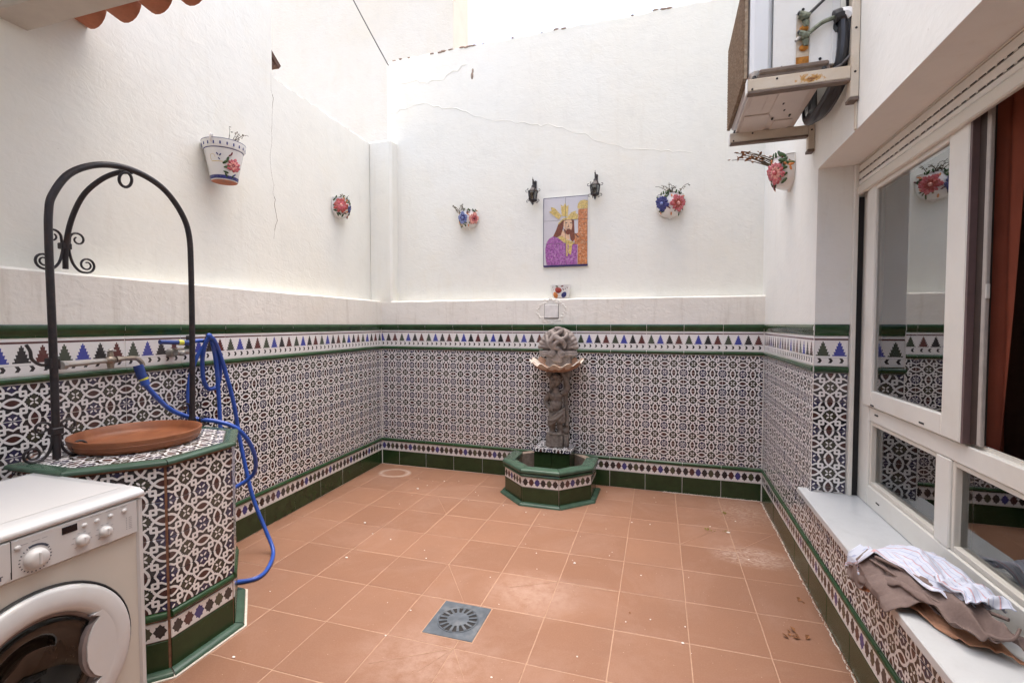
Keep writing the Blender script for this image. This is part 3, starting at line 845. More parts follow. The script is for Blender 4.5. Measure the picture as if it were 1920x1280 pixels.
for i in range(-3, 3):
    for j in range(-3, 3):
        x, y = i*.15, j*.15
        q = clip_poly([(x+.001, y+.001), (x+.149, y+.001), (x+.149, y+.149), (x+.001, y+.149)], topclip)
        if len(q) < 3: continue
        b = MB(); n = len(q); lo = [b.V((*p, .8585)) for p in q]; hi = [b.V((*p, .874 + rnd.uniform(-.0006, .0006))) for p in q]
        for k in range(n): b.F((lo[k], lo[(k+1) % n], hi[(k+1) % n], hi[k]))
        b.F(hi, 0, [(p[0]/.15, p[1]/.15) for p in q]); b.build('lattice_tile', 'lattice_glaze', well, 0)

basin = thing('clay_basin', 'shallow round terracotta basin resting on the well top', 'basin', (-2.286, 1.595, .8755))
b = MB(); prof = [(.0, .0), (.222, .0), (.232, .006), (.242, .028), (.248, .050), (.2475, .056), (.241, .058), (.235, .054), (.228, .030), (.216, .014), (.15, .009), (.0, .008)]
b.lathe(prof, 56); b.build('bowl', 'terracotta', basin, 50)
b = MB()
for z, r in ((.018, .2383), (.034, .2443)): b.tube([(r*math.cos(2*PI*k/56), r*math.sin(2*PI*k/56), z) for k in range(56)], .0016, 4, True)
b.build('throwing_ridge', 'terracotta', basin)

# ------------------------------------------------------------------ wrought iron arch of the well
iron = thing('iron_arch', 'black wrought iron pulley arch with scrolls rising over the well', 'arch', (-2.33, 1.306, .875))
IO = Vector((-2.33, 1.306, .875))
def spiral(c, r0, r1, a0, a1, e1, e2, n=22):
    return [c + (e1*math.cos(a0+(a1-a0)*k/n) + e2*math.sin(a0+(a1-a0)*k/n))*(r0+(r1-r0)*k/n) for k in range(n+1)]
ap = [(-2.33, 1.306, .875), (-2.335, 1.309, 1.3), (-2.345, 1.312, 1.72), (-2.35, 1.318, 1.87), (-2.35, 1.334, 1.945), (-2.35, 1.394, 2.045), (-2.35, 1.490, 2.110),
      (-2.35, 1.60, 2.136), (-2.35, 1.71, 2.124), (-2.35, 1.805, 2.078), (-2.35, 1.885, 1.985), (-2.35, 1.922, 1.88), (-2.352, 1.930, 1.70), (-2.356, 1.930, 1.3), (-2.362, 1.924, .875)]
b = MB(); b.tube([p - IO for p in catmull(ap, 7)], .0138, 10); b.build('arch_bar', 'iron', iron, 60)
wl = Vector((-2.60, 1.515, 1.672))
sp = [(-2.35, 1.645, 2.128), (-2.40, 1.62, 2.122), (-2.46, 1.585, 2.085), (-2.52, 1.548, 2.01), (-2.565, 1.525, 1.90), (-2.592, 1.515, 1.78), tuple(wl)]
b = MB(); b.tube([p - IO for p in catmull(sp, 7)], [.0112]*43, 10); b.build('wall_stay', 'iron', iron, 60)
b = MB(); rc = Vector((-2.35, 1.615, 2.083)) - IO
b.tube([rc + Vector((.008*math.sin(2*PI*k/20), .027*math.cos(2*PI*k/20), .032*math.sin(2*PI*k/20))) for k in range(20)], .0065, 7, True); b.build('pulley_ring', 'iron', iron, 60)
def scroll(base, e1, big=1.0, flip=1):
    """S-scroll springing from the foot of a bar along direction e1"""
    z = Vector((0, 0, 1)); e1 = Vector(e1).normalized()
    c0 = base + e1*.085*big + z*.036*big
    low = spiral(c0, .012*big, .036*big, PI*2.6, -PI*.5, e1, z, 26)          # outer curl resting on the floor side
    mid = [base + e1*.055*big + z*.004*big, base + e1*.028*big + z*.035*big, base + e1*.014*big + z*.085*big, base + e1*.014*big + z*.115*big]
    c1 = base + e1*.050*big + z*.150*big
    up = spiral(c1, .034*big, .011*big, PI*1.05, -PI*1.3, e1, z, 22)
    pts = low + catmull([low[-1]] + mid + [up[0]], 5)[1:] + up[1:]
    b = MB(); b.tube([p - IO for p in pts], [.0035 + .0022*math.sin(PI*k/(len(pts)-1)) for k in range(len(pts))], 6); b.build('scroll', 'iron', iron, 60)
for e in ((.15, 1, 0), (-.15, -1, 0)): scroll(Vector((-2.33, 1.306, .878)), e, .85)
for e in ((0, 1, 0), (0, -1, 0)): scroll(Vector((-2.362, 1.924, .878)), e, .72)
for e in ((-.044, 1, 0), (.044, -1, 0)): scroll(wl + Vector((.006, 0, -.008)), e, 1.0)
b = MB(); b.cbox(-.017, .017, -.02, .02, .10, .128, .003); o = b.build('collar', 'iron', iron)
o2 = link('collar', o.data, iron, wl - IO + Vector((0, 0, -.01)))
b = MB(); h0 = Vector((-2.343, 1.31, 1.262)) - IO                                # bucket hook on the near post
b.tube(catmull([h0, h0 + Vector((-.004, -.035, -.004)), h0 + Vector((-.008, -.062, .02)), h0 + Vector((-.01, -.066, .052)), h0 + Vector((-.01, -.078, .078))], 6), .006, 7)
b.cbox(h0.x-.019, h0.x+.019, h0.y-.019, h0.y+.019, h0.z-.022, h0.z+.022, .004); b.build('hook', 'iron', iron)

# ------------------------------------------------------------------ taps and hose on the left wall
def wl_pt(x, y, z): return LWM @ Vector((x, y, z))
tap = thing('wall_tap', 'corroded brass tap pipe on the tree frieze feeding the hose connector', 'tap', LWM @ Vector((-2.80, -.02, 1.238)), LW_A)
b = MB(); b.tube(catmull([(-.03, .02, 0), (0, -.005, 0), (.05, -.022, .002), (.12, -.022, .006), (.17, -.02, .006)], 5), .0105, 9); b.tube([(-.028, -.02, 0), (-.012, -.02, 0)], .018, 9); b.build('pipe', 'galvanised', tap)
b = MB(); b.ell((.175, -.02, .008), (.026, .021, .022), 10, 8); b.tube([(.175, -.02, .008), (.175, -.02, .05)], [.016, .011], 8); b.tube([(.175, -.02, -.03), (.175, -.02, .0)], [.013, .016], 8)
b.build('valve', 'brass', tap)
b = MB(); b.tube([(.150, -.02, .053), (.200, -.02, .053)], .0045, 6); b.ell((.175, -.02, .056), (.012, .01, .008), 8, 5); b.build('handle', 'galvanised', tap)
b = MB(); b.tube([(.20, -.02, .010), (.215, -.02, .010)], .017, 6); b.tube(catmull([(.21, -.02, .010), (.26, -.022, .012), (.295, -.028, .008), (.312, -.036, -.012), (.316, -.04, -.03)], 5), .011, 9); b.build('spout', 'brass', tap)
tap2 = thing('wall_tap', 'short pale tap behind the hung hose coil on the tree frieze', 'tap', LWM @ Vector((-2.285, -.02, 1.263)), LW_A)
b = MB(); b.tube([(0, .02, 0), (0, -.012, 0)], [.026, .021], 12); b.tube([(0, -.012, 0), (0, -.05, 0), (.012, -.07, -.004)], [.015, .016, .014], 9); b.build('pipe', 'galvanised', tap2)
b = MB(); b.tube([(-.02, -.045, .004), (.062, -.045, .004)], [.019, .015], 8); b.tube([(.062, -.045, .004), (.075, -.045, .004)], .011, 8); b.build('valve', 'galvanised', tap2)
b = MB(); b.cbox(-.030, .02, -.06, -.03, .018, .026, .003); b.build('handle', 'brass', tap2)

hose = thing('garden_hose', 'blue garden hose running from the tap and looped over a hook to the floor', 'hose', (-2.48, 1.8, 1.1))
HO = Vector((-2.48, 1.8, 1.1))
def hs(name, pts, r, mat, per=9):
    b = MB(); b.tube([p - HO for p in catmull(pts, per)], r, 10); return b.build(name, mat, hose, 60)
hs('connector', [(-2.506, 1.757, 1.214), (-2.503, 1.760, 1.198), (-2.498, 1.766, 1.166), (-2.494, 1.772, 1.148)], .0225, 'hose_blue_dark', 4)
hs('ring', [(-2.4945, 1.7715, 1.150), (-2.492, 1.774, 1.138)], .0215, 'hose_yellow', 2)
hs('connector', [(-2.4925, 1.7735, 1.140), (-2.488, 1.780, 1.112)], .0205, 'hose_blue', 2)
hs('tube', [(-2.489, 1.779, 1.115), (-2.483, 1.806, 1.072), (-2.457, 1.881, .972), (-2.40, 1.965, .912), (-2.315, 2.03, .888), (-2.24, 2.085, .845), (-2.225, 2.16, .745), (-2.25, 2.225, .62),
            (-2.31, 2.26, .52), (-2.38, 2.20, .46), (-2.42, 2.06, .43)], .0115, 'hose_blue')
hs('nozzle', [(-2.53, 1.887, 1.326), (-2.524, 1.985, 1.320)], .0125, 'hose_blue_dark', 5)
hs('ring', [(-2.524, 1.985, 1.320), (-2.523, 2.012, 1.318)], .015, 'hose_yellow', 2)
hs('connector', [(-2.523, 2.012, 1.318), (-2.521, 2.045, 1.316)], .0155, 'hose_blue_dark', 2)
hs('tube', [(-2.521, 2.045, 1.316), (-2.51, 2.10, 1.326), (-2.495, 2.125, 1.31), (-2.515, 2.085, 1.23), (-2.532, 2.052, 1.10), (-2.533, 2.045, .95), (-2.51, 2.055, .78), (-2.48, 2.09, .64), (-2.46, 2.15, .62), (-2.48, 2.20, .70),
            (-2.50, 2.215, .84), (-2.503, 2.212, 1.0), (-2.495, 2.195, 1.17), (-2.465, 2.145, 1.315), (-2.455, 2.115, 1.342), (-2.475, 2.105, 1.30), (-2.515, 2.12, 1.20), (-2.542, 2.15, 1.09), (-2.55, 2.192, 1.035), (-2.545, 2.245, 1.055), (-2.52, 2.24, 1.16),
            (-2.47, 2.165, 1.30), (-2.44, 2.11, 1.355), (-2.438, 2.10, 1.352), (-2.452, 2.15, 1.32), (-2.485, 2.235, 1.17), (-2.486, 2.30, .94), (-2.488, 2.345, .69),
            (-2.42, 2.36, .36), (-2.335, 2.375, .14), (-2.25, 2.345, .035), (-2.16, 2.22, .0125), (-2.12, 2.10, .012), (-2.19, 2.03, .012), (-2.30, 2.02, .012), (-2.42, 2.03, .012)], .0115, 'hose_blue', 8)
hk = thing('hose_hook', 'dark iron hook on the wall carrying the hose coil', 'hook', LWM @ Vector((-2.165, 0, 1.325)), LW_A)
b = MB(); b.tube(catmull([(0, .01, 0), (0, -.05, -.004), (0, -.10, -.002), (0, -.125, .02), (0, -.125, .045)], 5), .006, 7); b.build('bar', 'iron', hk)
b = MB(); b.cbox(-.02, .02, -.006, .001, -.03, .03, .002); b.build('back_plate', 'iron', hk)

# ------------------------------------------------------------------ washing machine (front faces +x)
wm = thing('washing_machine', 'white front loading washing machine cut off at the lower left beside the well', 'washing machine', (-1.70, .893, 0), PI/2)
# local: x right along the front (world +y), y into the machine (world -x), z up
b = MB(); b.box(-.297, -.292, .012, .57, .04, .828); b.box(.292, .297, .012, .57, .04, .828); b.box(-.2919, .2919, .565, .57, .04, .828); b.box(-.2919, .2919, .012, .5649, .04, .045)
b.build('cabinet', 'appliance_white', wm, 0)
b = MB()
prof = [(.575, .850), (.575, .829), (.0, .829), (-.012, .832), (-.016, .840), (-.012, .850), (.008, .8585), (.03, .860), (.55, .860)]
A = [b.V((-.2975, y, z)) for y, z in prof]; B = [b.V((.2975, y, z)) for y, z in prof]; n = len(prof)
for q in range(n): b.F((A[q], B[q], B[(q+1) % n], A[(q+1) % n]))
b.F(A); b.F(list(reversed(B))); b.build('top', 'appliance_white', wm, 60)
b = MB(); b.box(-.27, .27, .06, .53, .8605, .8612); b.build('top_inlay', 'appliance_panel', wm, 0)
b = MB(); b.cbox(-.288, .275, -.012, .012, .7145, .8275, .004); b.build('control_panel', 'appliance_panel', wm)
b = MB(); b.cbox(.2755, .2972, -.008, .012, .045, .8275, .006); b.build('side_trim', 'appliance_white', wm)
b = MB(); n = 64; inner, outer = [], []
for k in range(n):
    a = 2*PI*k/n; c, s_ = math.cos(a), math.sin(a); x0, x1, z0, z1 = -.2965, .2750, .085, .711; cx, cz = -.005, .405
    t = min(((x1 if c > 0 else x0)-cx)/c if abs(c) > 1e-6 else 9, ((z1 if s_ > 0 else z0)-cz)/s_ if abs(s_) > 1e-6 else 9)
    inner.append((b.V((cx+.165*c, -.002, cz+.165*s_)), b.V((cx+.165*c, .012, cz+.165*s_)))); outer.append((b.V((cx+t*c, -.002, cz+t*s_)), b.V((cx+t*c, .012, cz+t*s_))))
for x, z in ((-.2965, .085), (.2750, .085), (.2750, .711), (-.2965, .711)):
    k = min(range(n), key=lambda q: (b.v[outer[q][0]].x-x)**2 + (b.v[outer[q][0]].z-z)**2)
    for q, y in ((0, -.002), (1, .012)): b.v[outer[k][q]] = Vector((x, y, z))
for k in range(n):
    l = (k+1) % n
    b.F((inner[k][0], outer[k][0], outer[l][0], inner[l][0])); b.F((inner[k][0], inner[l][0], inner[l][1], inner[k][1])); b.F((outer[k][0], outer[k][1], outer[l][1], outer[l][0]))
b.build('front_panel', 'appliance_cream', wm, 30)
b = MB(); b.cbox(-.2965, .2970, .006, .02, .04, .083, .004); b.build('plinth', 'appliance_white', wm)
b = MB()
pl = [(-.293, .719), (-.082, .719), (-.068, .726), (-.062, .745), (-.0615, .826), (-.293, .826)]
b.plate(pl, -.0165, -.0122); b.build('detergent_drawer', 'appliance_panel', wm, 30)
b = MB(); b.plate([(-.0605, .722), (-.058, .722), (-.057, .827), (-.0605, .827)], -.0126, -.0119); b.build('drawer_gap', 'slot_black', wm, 0)
def letter(b, strokes, x, z, h, y=-.0171):
    for x0, x1, z0, z1 in strokes: b.box(x+x0*h, x+x1*h, y, y+.0012, z+z0*h, z+z1*h)
b = MB(); letter(b, [(0, .2, 0, 1)], -.0935, .730, .012); letter(b, [(.28, .5, 0, .8), (0, .78, .8, 1)], -.0885, .730, .012); b.build('lettering', 'dark_print', wm, 0)
def knob(x, z, r, dep, name='knob'):
    b = MB(); b.T = Matrix.Translation((x, -.012, z)) @ Matrix.Rotation(PI/2, 4, 'X')
    b.lathe([(r*1.05, 0), (r*1.03, dep*.35), (r*.93, dep*.75), (r*.7, dep*.97), (r*.3, dep*1.02), (.0005, dep*1.02)], 24)
    o = b.build(name, 'appliance_panel', wm, 40)
    b = MB(); b.cbox(x-.0035, x+.0035, -.012-dep*1.10, -.012-dep*.9, z-r*.6, z+r*.75, .002); b.build('grip', 'appliance_white', wm)
knob(-.005, .757, .027, .022, 'programme_dial'); knob(.110, .759, .0165, .018); knob(.174, .759, .0165, .018)
b = MB()
for k in range(24):
    a = 2*PI*k/24; r0, r1 = .0345, .0385
    if -.35 < math.sin(a-.9) and math.cos(a-.75) > .3: w_ = .14; r0, r1 = .0345, .0405
    else: w_ = .035
    p = [(-.005+r*math.cos(a+d), .757+r*math.sin(a+d)) for r, d in ((r0, -w_), (r1, -w_), (r1, w_), (r0, w_))]
    b.plate(list(reversed(p)), -.0126, -.0115)
b.build('dial_marks', 'dark_print', wm, 0)['kind'] = 'stuff'
b = MB(); 
for cx in (.110, .174):
    for k in range(8):
        a = PI*(-.25 + 1.5*k/7); x, z = cx + .0245*math.cos(a), .759 + .0245*math.sin(a)
        b.box(x-.003, x+.003, -.0125, -.0115, z-.0009, z+.0009)
for k in range(7):
    z = .738 + .0062*k; b.box(.238, .2405, -.0125, -.0115, z, z+.0022); b.box(.247, .256, -.0125, -.0115, z, z+.0014)
for x, w_ in ((.135, .03), (.178, .033), (.222, .02), (-.045, .024), (-.012, .018), (.012, .012)):
    b.box(x, x+w_, -.0125, -.0115, .8185 if x > .1 else .806, .8197 if x > .1 else .8074)
b.build('panel_print', 'grey_print', wm, 0)['kind'] = 'stuff'
b = MB(); b.cbox(.059, .099, -.0135, -.0115, .7945, .8165, .001); b.build('display', 'screen_black', wm)
for x, z in ((-.044, .803), (.117, .8015), (.152, .8020), (.191, .8025), (.233, .8035)):
    b = MB(); b.T = Matrix.Translation((x, -.012, z)); b.ell((0, 0, 0), (.0085, .006, .0068), 14, 8); b.build('button', 'appliance_panel', wm, 60)
# door: white ring, grey bowl seal, dark glass, handle scoop
dz, dx = .405, -.005
def ringT(): 
    m = MB(); m.T = Matrix.Translation((dx, 0, dz)) @ Matrix.Rotation(PI/2, 4, 'X'); return m
b = ringT(); b.lathe([(.2535, 0), (.2535, .006), (.25, .010), (.2475, .004)], 64); b.build('door_gap', 'slot_black', wm, 50)
b = ringT(); b.lathe([(.246, .0), (.246, .012), (.242, .020), (.234, .024), (.205, .027), (.185, .026), (.177, .021), (.170, .008), (.165, 0)], 64); b.build('door_ring', 'appliance_white', wm, 60)
b = ringT(); b.lathe([(.1695, .010), (.160, .004), (.154, -.020), (.1505, -.03)], 64); b.build('door_seal', 'rubber_grey', wm, 60)
b = ringT(); b.lathe([(.1585, .002), (.150, .010), (.12, .002), (.08, -.04), (.05, -.06), (.0005, -.066)], 56); b.build('door_glass', 'door_glass', wm, 60)
b = ringT(); b.lathe([(.151, -.016), (.149, -.22), (.0005, -.24)], 48); b.build('drum', 'drum_dark', wm, 60)
b = MB(); b.T = Matrix.Translation((dx, 0, dz))
arc = [(.196*math.cos(a), .196*math.sin(a)) for a in [(-36 + 6*k)*PI/180 for k in range(13)]]
notch = [(.128, .112), (.150, .098), (.132, .078), (.119, .052), (.112, .022), (.111, -.022), (.117, -.05), (.130, -.078), (.150, -.098), (.128, -.112)]
b.plate(arc + notch, -.0265, -.008); b.build('handle', 'appliance_white', wm, 30)
b = MB(); b.T = Matrix.Translation((dx, 0, dz)); inner = [(x-.011 if 1 < k < 8 else x-.004, z*(.97 if k in (0, 9) else 1)) for k, (x, z) in enumerate(notch)]
b.plate(notch[::-1] + inner, -.022, -.004); b.build('handle_edge', 'rubber_grey', wm, 30)
for x, y in ((-.26, .06), (.26, .06), (-.26, .52), (.26, .52)):
    b = MB(); b.T = Matrix.Translation((x, y, 0)); b.lathe([(.018, 0), (.02, .012), (.01, .016), (.01, .042)], 10, cap=True); b.build('foot', 'dark_plastic', wm)

# ------------------------------------------------------------------ floor drain
dr = thing('floor_drain', 'square grey metal floor drain with a ring of slots', 'drain', (-.907, 2.082, 0), -.004)
b = MB(); b.cbox(-.124, .124, -.131, .131, -.002, .0045, .002); b.build('plate', 'lead_grey', dr)
b = MB(); b.lathe([(.100, .0046), (.100, .0072), (.096, .0078), (.092, .0048)], 48); b.build('rim', 'lead_grey', dr, 40)
b = MB(); b.lathe([(.091, .0052), (.0005, .0052)], 40); b.build('well_cup', 'slot_black', dr, 0)
b = MB(); b.lathe([(.052, .0053), (.052, .0078), (.047, .0086), (.012, .0088), (.008, .0078), (.0005, .0078)], 40); b.build('grate_hub', 'lead_grey', dr, 40)
b = MB()
for k in range(16):
    a = 2*PI*k/16; c, s_ = math.cos(a), math.sin(a); w0, w1 = .0048, .0066
    i = [b.V((r*c - w*s_, r*s_ + w*c, z)) for z in (.0053, .0080) for r, w in ((.05, -w0), (.092, -w1), (.092, w1), (.05, w0))]
    b.F(i[:4]); b.F(i[4:])
    for q in range(4): b.F((i[q], i[(q+1) % 4], i[4+(q+1) % 4], i[4+q]))
b.build('grate_spokes', 'lead_grey', dr, 0)['kind'] = 'stuff'
b = MB(); b.box(-.129, .129, -.136, .136, -.004, .0012); b.build('mortar_bed', 'floor_grout', dr, 0)
# ------------------------------------------------------------------ tiled fountain basin against the back wall
FC = Vector((-.865, 3.967, 0)); FA = .362
ft = thing('fountain_basin', 'green tiled half octagon fountain basin at the foot of the back wall', 'fountain', FC, BW_A)
YB = .274                                             # wall plane, local
def fclip(poly): return clip_poly(poly, [(-2, YB), (-2, -2), (2, -2), (2, YB)])
ow, iw = fclip(octo(FA-.006)), fclip(octo(FA-.07))
b = MB(); b.prism(ow, -.05, .03)
def ring_wall(b, po, pi, z0, z1):
    n = len(po)
    for k in range(n):
        l = (k+1) % n
        if abs(po[k][1]-YB) < 1e-4 and abs(po[l][1]-YB) < 1e-4: continue
        q = [b.V((*p, z)) for z in (z0, z1) for p in (po[k], po[l], pi[l], pi[k])]
        b.F((q[0], q[1], q[5], q[4])); b.F((q[2], q[3], q[7], q[6])); b.F((q[4], q[5], q[6], q[7]))
ring_wall(b, ow, iw, .03, .262); b.build('basin_wall', 'cement', ft, 0)
fside = 2*FA*math.tan(PI/8)
for k in (4, 5, 6, 7, 0):
    a = k*PI/4; nrm = Vector((math.cos(a), math.sin(a), 0)); u = Vector((-nrm.y, nrm.x, 0)); rz = math.atan2(u.y, u.x); W = fside - .006
    L0, f0, f1 = -(fside/2 - .003), 0.0, 1.0
    if k == 0: pass
    def add(me, z): return link(me.name.split('.')[0], me, ft, nrm*FA + u*L0 + Vector((0, 0, z)), (0, 0, rz + rnd.uniform(-.003, .003)))
    add(tile_piece('skirting_tile', W, .136, 'green_skirting', (0, 1, 0, 1)), .004)
    add(tile_piece('border_tile', W, .080, 'border_glaze', (0, 1, 0, 1)), .142)
    for prof, nm, z_ in (([(-.004, .224), (.010, .226), (.016, .234), (.010, .246), (-.004, .248)], 'rim_moulding', 0), ([(-.078, .249), (-.078, .284), (.008, .2845), (.017, .280), (.021, .270), (.018, .256), (.0, .249)], 'rim_tile', 0),
                         ([(-.004, .022), (.026, .018), (.036, .010), (.038, -.01), (-.004, -.01)], 'kerb_tile', 0)):
        b = MB(); a0, a1 = a - PI/8, a + PI/8; A, B = [], []
        for d, z in prof:
            R = (FA+d)/math.cos(PI/8)
            for S_, aa in ((A, a0+.005), (B, a1-.005)):
                x, y = R*math.cos(aa), R*math.sin(aa); S_.append(b.V((x, min(y, YB-.001), z)))
        n = len(prof)
        for q in range(n): b.F((A[q], B[q], B[(q+1) % n], A[(q+1) % n]))
        b.F(A); b.F(list(reversed(B))); b.build(nm, 'green_sky_sheen' if nm != 'rim_moulding' else 'green_glaze', ft, 50)
b = MB(); b.cbox(-.155, .155, .03, YB-.001, .028, .328, .002); b.build('pedestal', 'green_skirting', ft)
for x in (-.155, .0005):
    link('skirting_tile', tile_piece('pedestal_tile', .1545, .29, 'green_skirting', (0, 1, 0, 1)), ft, (x, .0225, .036))
b = MB(); x0, x1, y0, y1 = -.168, .168, .005, YB-.001
q = [b.V((x, y, z)) for z in (.329, .352) for x, y in ((x0, y0), (x1, y0), (x1, y1), (x0, y1))]
b.F((q[4], q[5], q[6], q[7]), 0, [(0, 0), (2.2, 0), (2.2, 1.7), (0, 1.7)])
for k in range(4): b.F((q[k], q[(k+1) % 4], q[4+(k+1) % 4], q[4+k]), 0, [(0, 0), (2.2, 0), (2.2, .15), (0, .15)])
b.F((q[3], q[2], q[1], q[0]), 0, [(0, 0)]*4); b.build('pedestal_top', 'lattice_glaze', ft, 0)

# ------------------------------------------------------------------ cast stone cherub carrying the shell bowl
SO = Vector((-.845, 4.10, .3525))
st = thing('fountain_statue', 'weathered stone cherub holding up a scalloped bowl below a knotted shell crest', 'statue', SO, BW_A)
b = MB(); b.cbox(-.088, .062, -.065, .06, 0, .108, .010); b.cbox(.064, .104, -.02, .06, 0, .112, .008); b.build('plinth', 'stone', st, 40)
b = MB()
def E_(c, r, R=None): b.ell(c, r, 12, 8, 0, R)
def limb(pts, rs): b.tube(catmull(pts, 5), [r for r in _lerp(rs, (len(pts)-1)*5+1)], 10)
def _lerp(rs, n):
    m = len(rs)-1
    for k in range(n):
        t = k/(n-1)*m; i = min(int(t), m-1); yield rs[i] + (rs[i+1]-rs[i])*(t-i)
# tree trunk support, ground mound
limb([(.076, .035, .10), (.082, .035, .25), (.072, .035, .42), (.080, .03, .55), (.075, .02, .66)], [.032, .022, .020, .027, .036]); E_((.082, .01, .145), (.026, .03, .035)); E_((.092, -.005, .20), (.015, .018, .02))
limb([(-.05, .045, .10), (-.055, .045, .3), (-.05, .04, .55), (-.045, .03, .66)], [.026, .020, .024, .034])
E_((-.01, 0, .112), (.085, .05, .018))
# legs and feet
limb([(-.030, -.006, .30), (-.036, -.018, .235), (-.034, -.010, .205), (-.036, .004, .165), (-.034, -.004, .125)], [.041, .035, .026, .027, .017])
limb([(.028, -.006, .30), (.034, -.024, .235), (.032, -.018, .205), (.034, -.004, .165), (.034, -.012, .125)], [.042, .036, .026, .027, .017])
for x in (-.038, .036):
    E_((x, -.026, .121), (.018, .034, .012))
    for k in range(5): E_((x-.014+.007*k, -.058 + abs(k-1)*.003, .118), (.0042, .007, .0045))
# hips, belly, chest, back
E_((0, 0, .305), (.060, .045, .05)); E_((-.002, -.012, .365), (.057, .047, .058)); E_((0, -.008, .435), (.058, .042, .055)); E_((-.020, -.034, .448), (.026, .016, .020)); E_((.028, -.034, .452), (.026, .016, .020)); E_((0, -.055, .357), (.005, .004, .005))
E_((0, .012, .42), (.05, .035, .075)); limb([(0, -.004, .485), (-.006, -.008, .52)], [.03, .026])
# arm on hip (seen left), arm raised to the bowl (seen right)
limb([(-.050, -.004, .470), (-.078, .000, .440), (-.098, .0, .395), (-.084, -.018, .365), (-.058, -.038, .342)], [.028, .026, .021, .018, .015])
E_((-.050, -.044, .338), (.017, .012, .016))
for k in range(4): limb([(-.046+.001*k, -.052, .346-.007*k), (-.032, -.057, .342-.007*k), (-.022, -.055, .336-.006*k)], [.0052, .0048, .004])
limb([(-.050, -.05, .350), (-.040, -.054, .358), (-.031, -.056, .362)], [.005, .0048, .004])
limb([(.050, -.004, .475), (.082, -.006, .490), (.100, -.012, .535), (.085, -.018, .590), (.060, -.022, .632)], [.029, .027, .023, .019, .015])
E_((.054, -.024, .640), (.016, .012, .017))
for k in range(4): limb([(.062-.009*k, -.028, .650), (.061-.009*k, -.031, .664), (.059-.009*k, -.026, .674)], [.005, .0046, .004])
limb([(.064, -.026, .636), (.073, -.03, .644), (.078, -.03, .653)], [.005, .0045, .004])
# head turned and bowed to the seen left: cheeks, brow, nose, mouth, ears, curls
hd = Matrix.Translation((-.012, -.014, .577)) @ Matrix.Rotation(-.55, 4, 'Z') @ Matrix.Rotation(.16, 4, 'X'); b.T = hd
E_((0, 0, 0), (.046, .049, .055)); E_((0, -.018, -.026), (.034, .031, .026)); E_((-.020, -.034, -.016), (.015, .013, .014)); E_((.020, -.034, -.016), (.015, .013, .014))
E_((0, -.050, -.008), (.0065, .009, .009)); E_((0, -.047, .004), (.0045, .006, .014)); E_((-.017, -.042, .016), (.015, .008, .005)); E_((.017, -.042, .016), (.015, .008, .005))
E_((-.017, -.042, .003), (.007, .005, .0045)); E_((.017, -.042, .003), (.007, .005, .0045)); E_((0, -.045, -.026), (.012, .006, .0035)); E_((0, -.044, -.033), (.009, .006, .0038)); E_((0, -.038, -.046), (.010, .009, .008))
for s_ in (-1, 1): E_((s_*.046, .002, -.006), (.007, .011, .014))
rr = random.Random(4)
for k in range(46):
    a, h = rr.uniform(0, 2*PI), rr.uniform(-.1, 1)
    p = Vector((math.cos(a)*.047*math.sqrt(1-h*h*.8), math.sin(a)*.05*math.sqrt(1-h*h*.8)+.004, h*.055 + .004))
    if p.y < -.030 and p.z < .026: continue
    E_(p, (rr.uniform(.009, .014),)*3)
b.T = None
remeshed('cherub', b, 'stone', st, .0042, 2)
# loin cloth: diagonal folds knotted at the hip
b = MB()
for k in range(5):
    o_ = k*.014
    b.tube(catmull([(.066, -.006, .335-o_*.3), (.045, -.044, .318-o_*.6), (.005, -.061, .288-o_), (-.035, -.052, .258-o_), (-.064, -.022, .240-o_*.9), (-.068, .015, .245-o_*.7)], 5), .010, 8)
b.ell((.066, -.022, .334), (.018, .018, .018), 8, 6)
b.tube(catmull([(.066, -.02, .33), (.070, -.03, .27), (.064, -.026, .21)], 5), [.012]*5+[.014]*5+[.010], 8)
b.tube(catmull([(-.064, -.02, .25), (-.045, -.052, .235), (.0, -.064, .25), (.045, -.05, .285), (.064, -.01, .32)], 5), .014, 8)
remeshed('loin_cloth', b, 'stone', st, .0042, 2)
# scalloped bowl
b = MB()
def sc(a, r, z):
    w = .5 + .5*math.cos(a*13); f = min(1, r/.2)
    return r*(1 + .06*(w-.5)*f), z + .026*(w-.5)*f*f + .034*f*f*(math.sin(a) if math.sin(a) < 0 else .3*math.sin(a))
prof = [(.045, .655), (.085, .662), (.135, .680), (.185, .710), (.222, .742), (.232, .756), (.226, .758), (.212, .748), (.170, .716), (.12, .692), (.06, .682), (.001, .680)]
b.lathe(prof[:6], 130, mod=sc); o = b.build('bowl', 'stone_bowl', st, 60)
b2 = MB(); b2.lathe(prof[5:], 130, mod=sc); b2.build('bowl_lip', 'bowl_rim', st, 60)
o.scale = (1, .72, 1); st.children[-1].scale = (1, .72, 1)
# crest: ribbed half shell with two plaited dolphins and curling horns at its foot
b = MB()
n = 13
for k in range(n):
    a = PI*(k+.5)/n; c, s_ = math.cos(a), math.sin(a)
    pts = [(.02*c, .075, .83 + .01*s_), (.09*c, .055, .855+.06*s_), (.150*c, .045, .855 + .125*s_), (.172*c, .062, .845+.178*s_)]
    b.tube(catmull(pts, 5), [.010]*5 + [.016]*5 + [.021]*5 + [.017], 8)
b.ell((0, .085, .90), (.165, .035, .14), 16, 10)
for z in (.805, .825): b.tube([(-.168, .055, z), (-.08, .03, z-.004), (.08, .03, z-.004), (.168, .055, z)], .014, 8)
def strand(pts, r0): b.tube(catmull(pts, 6), [r0*(.55 + .45*math.sin(PI*(k+2)/(6*(len(pts)-1)+4))) for k in range(6*(len(pts)-1)+1)], 9)
strand([(-.055, .03, 1.012), (-.035, .0, .985), (.000, -.02, .955), (.045, -.018, .925), (.066, .0, .895), (.060, .0, .86)], .024)
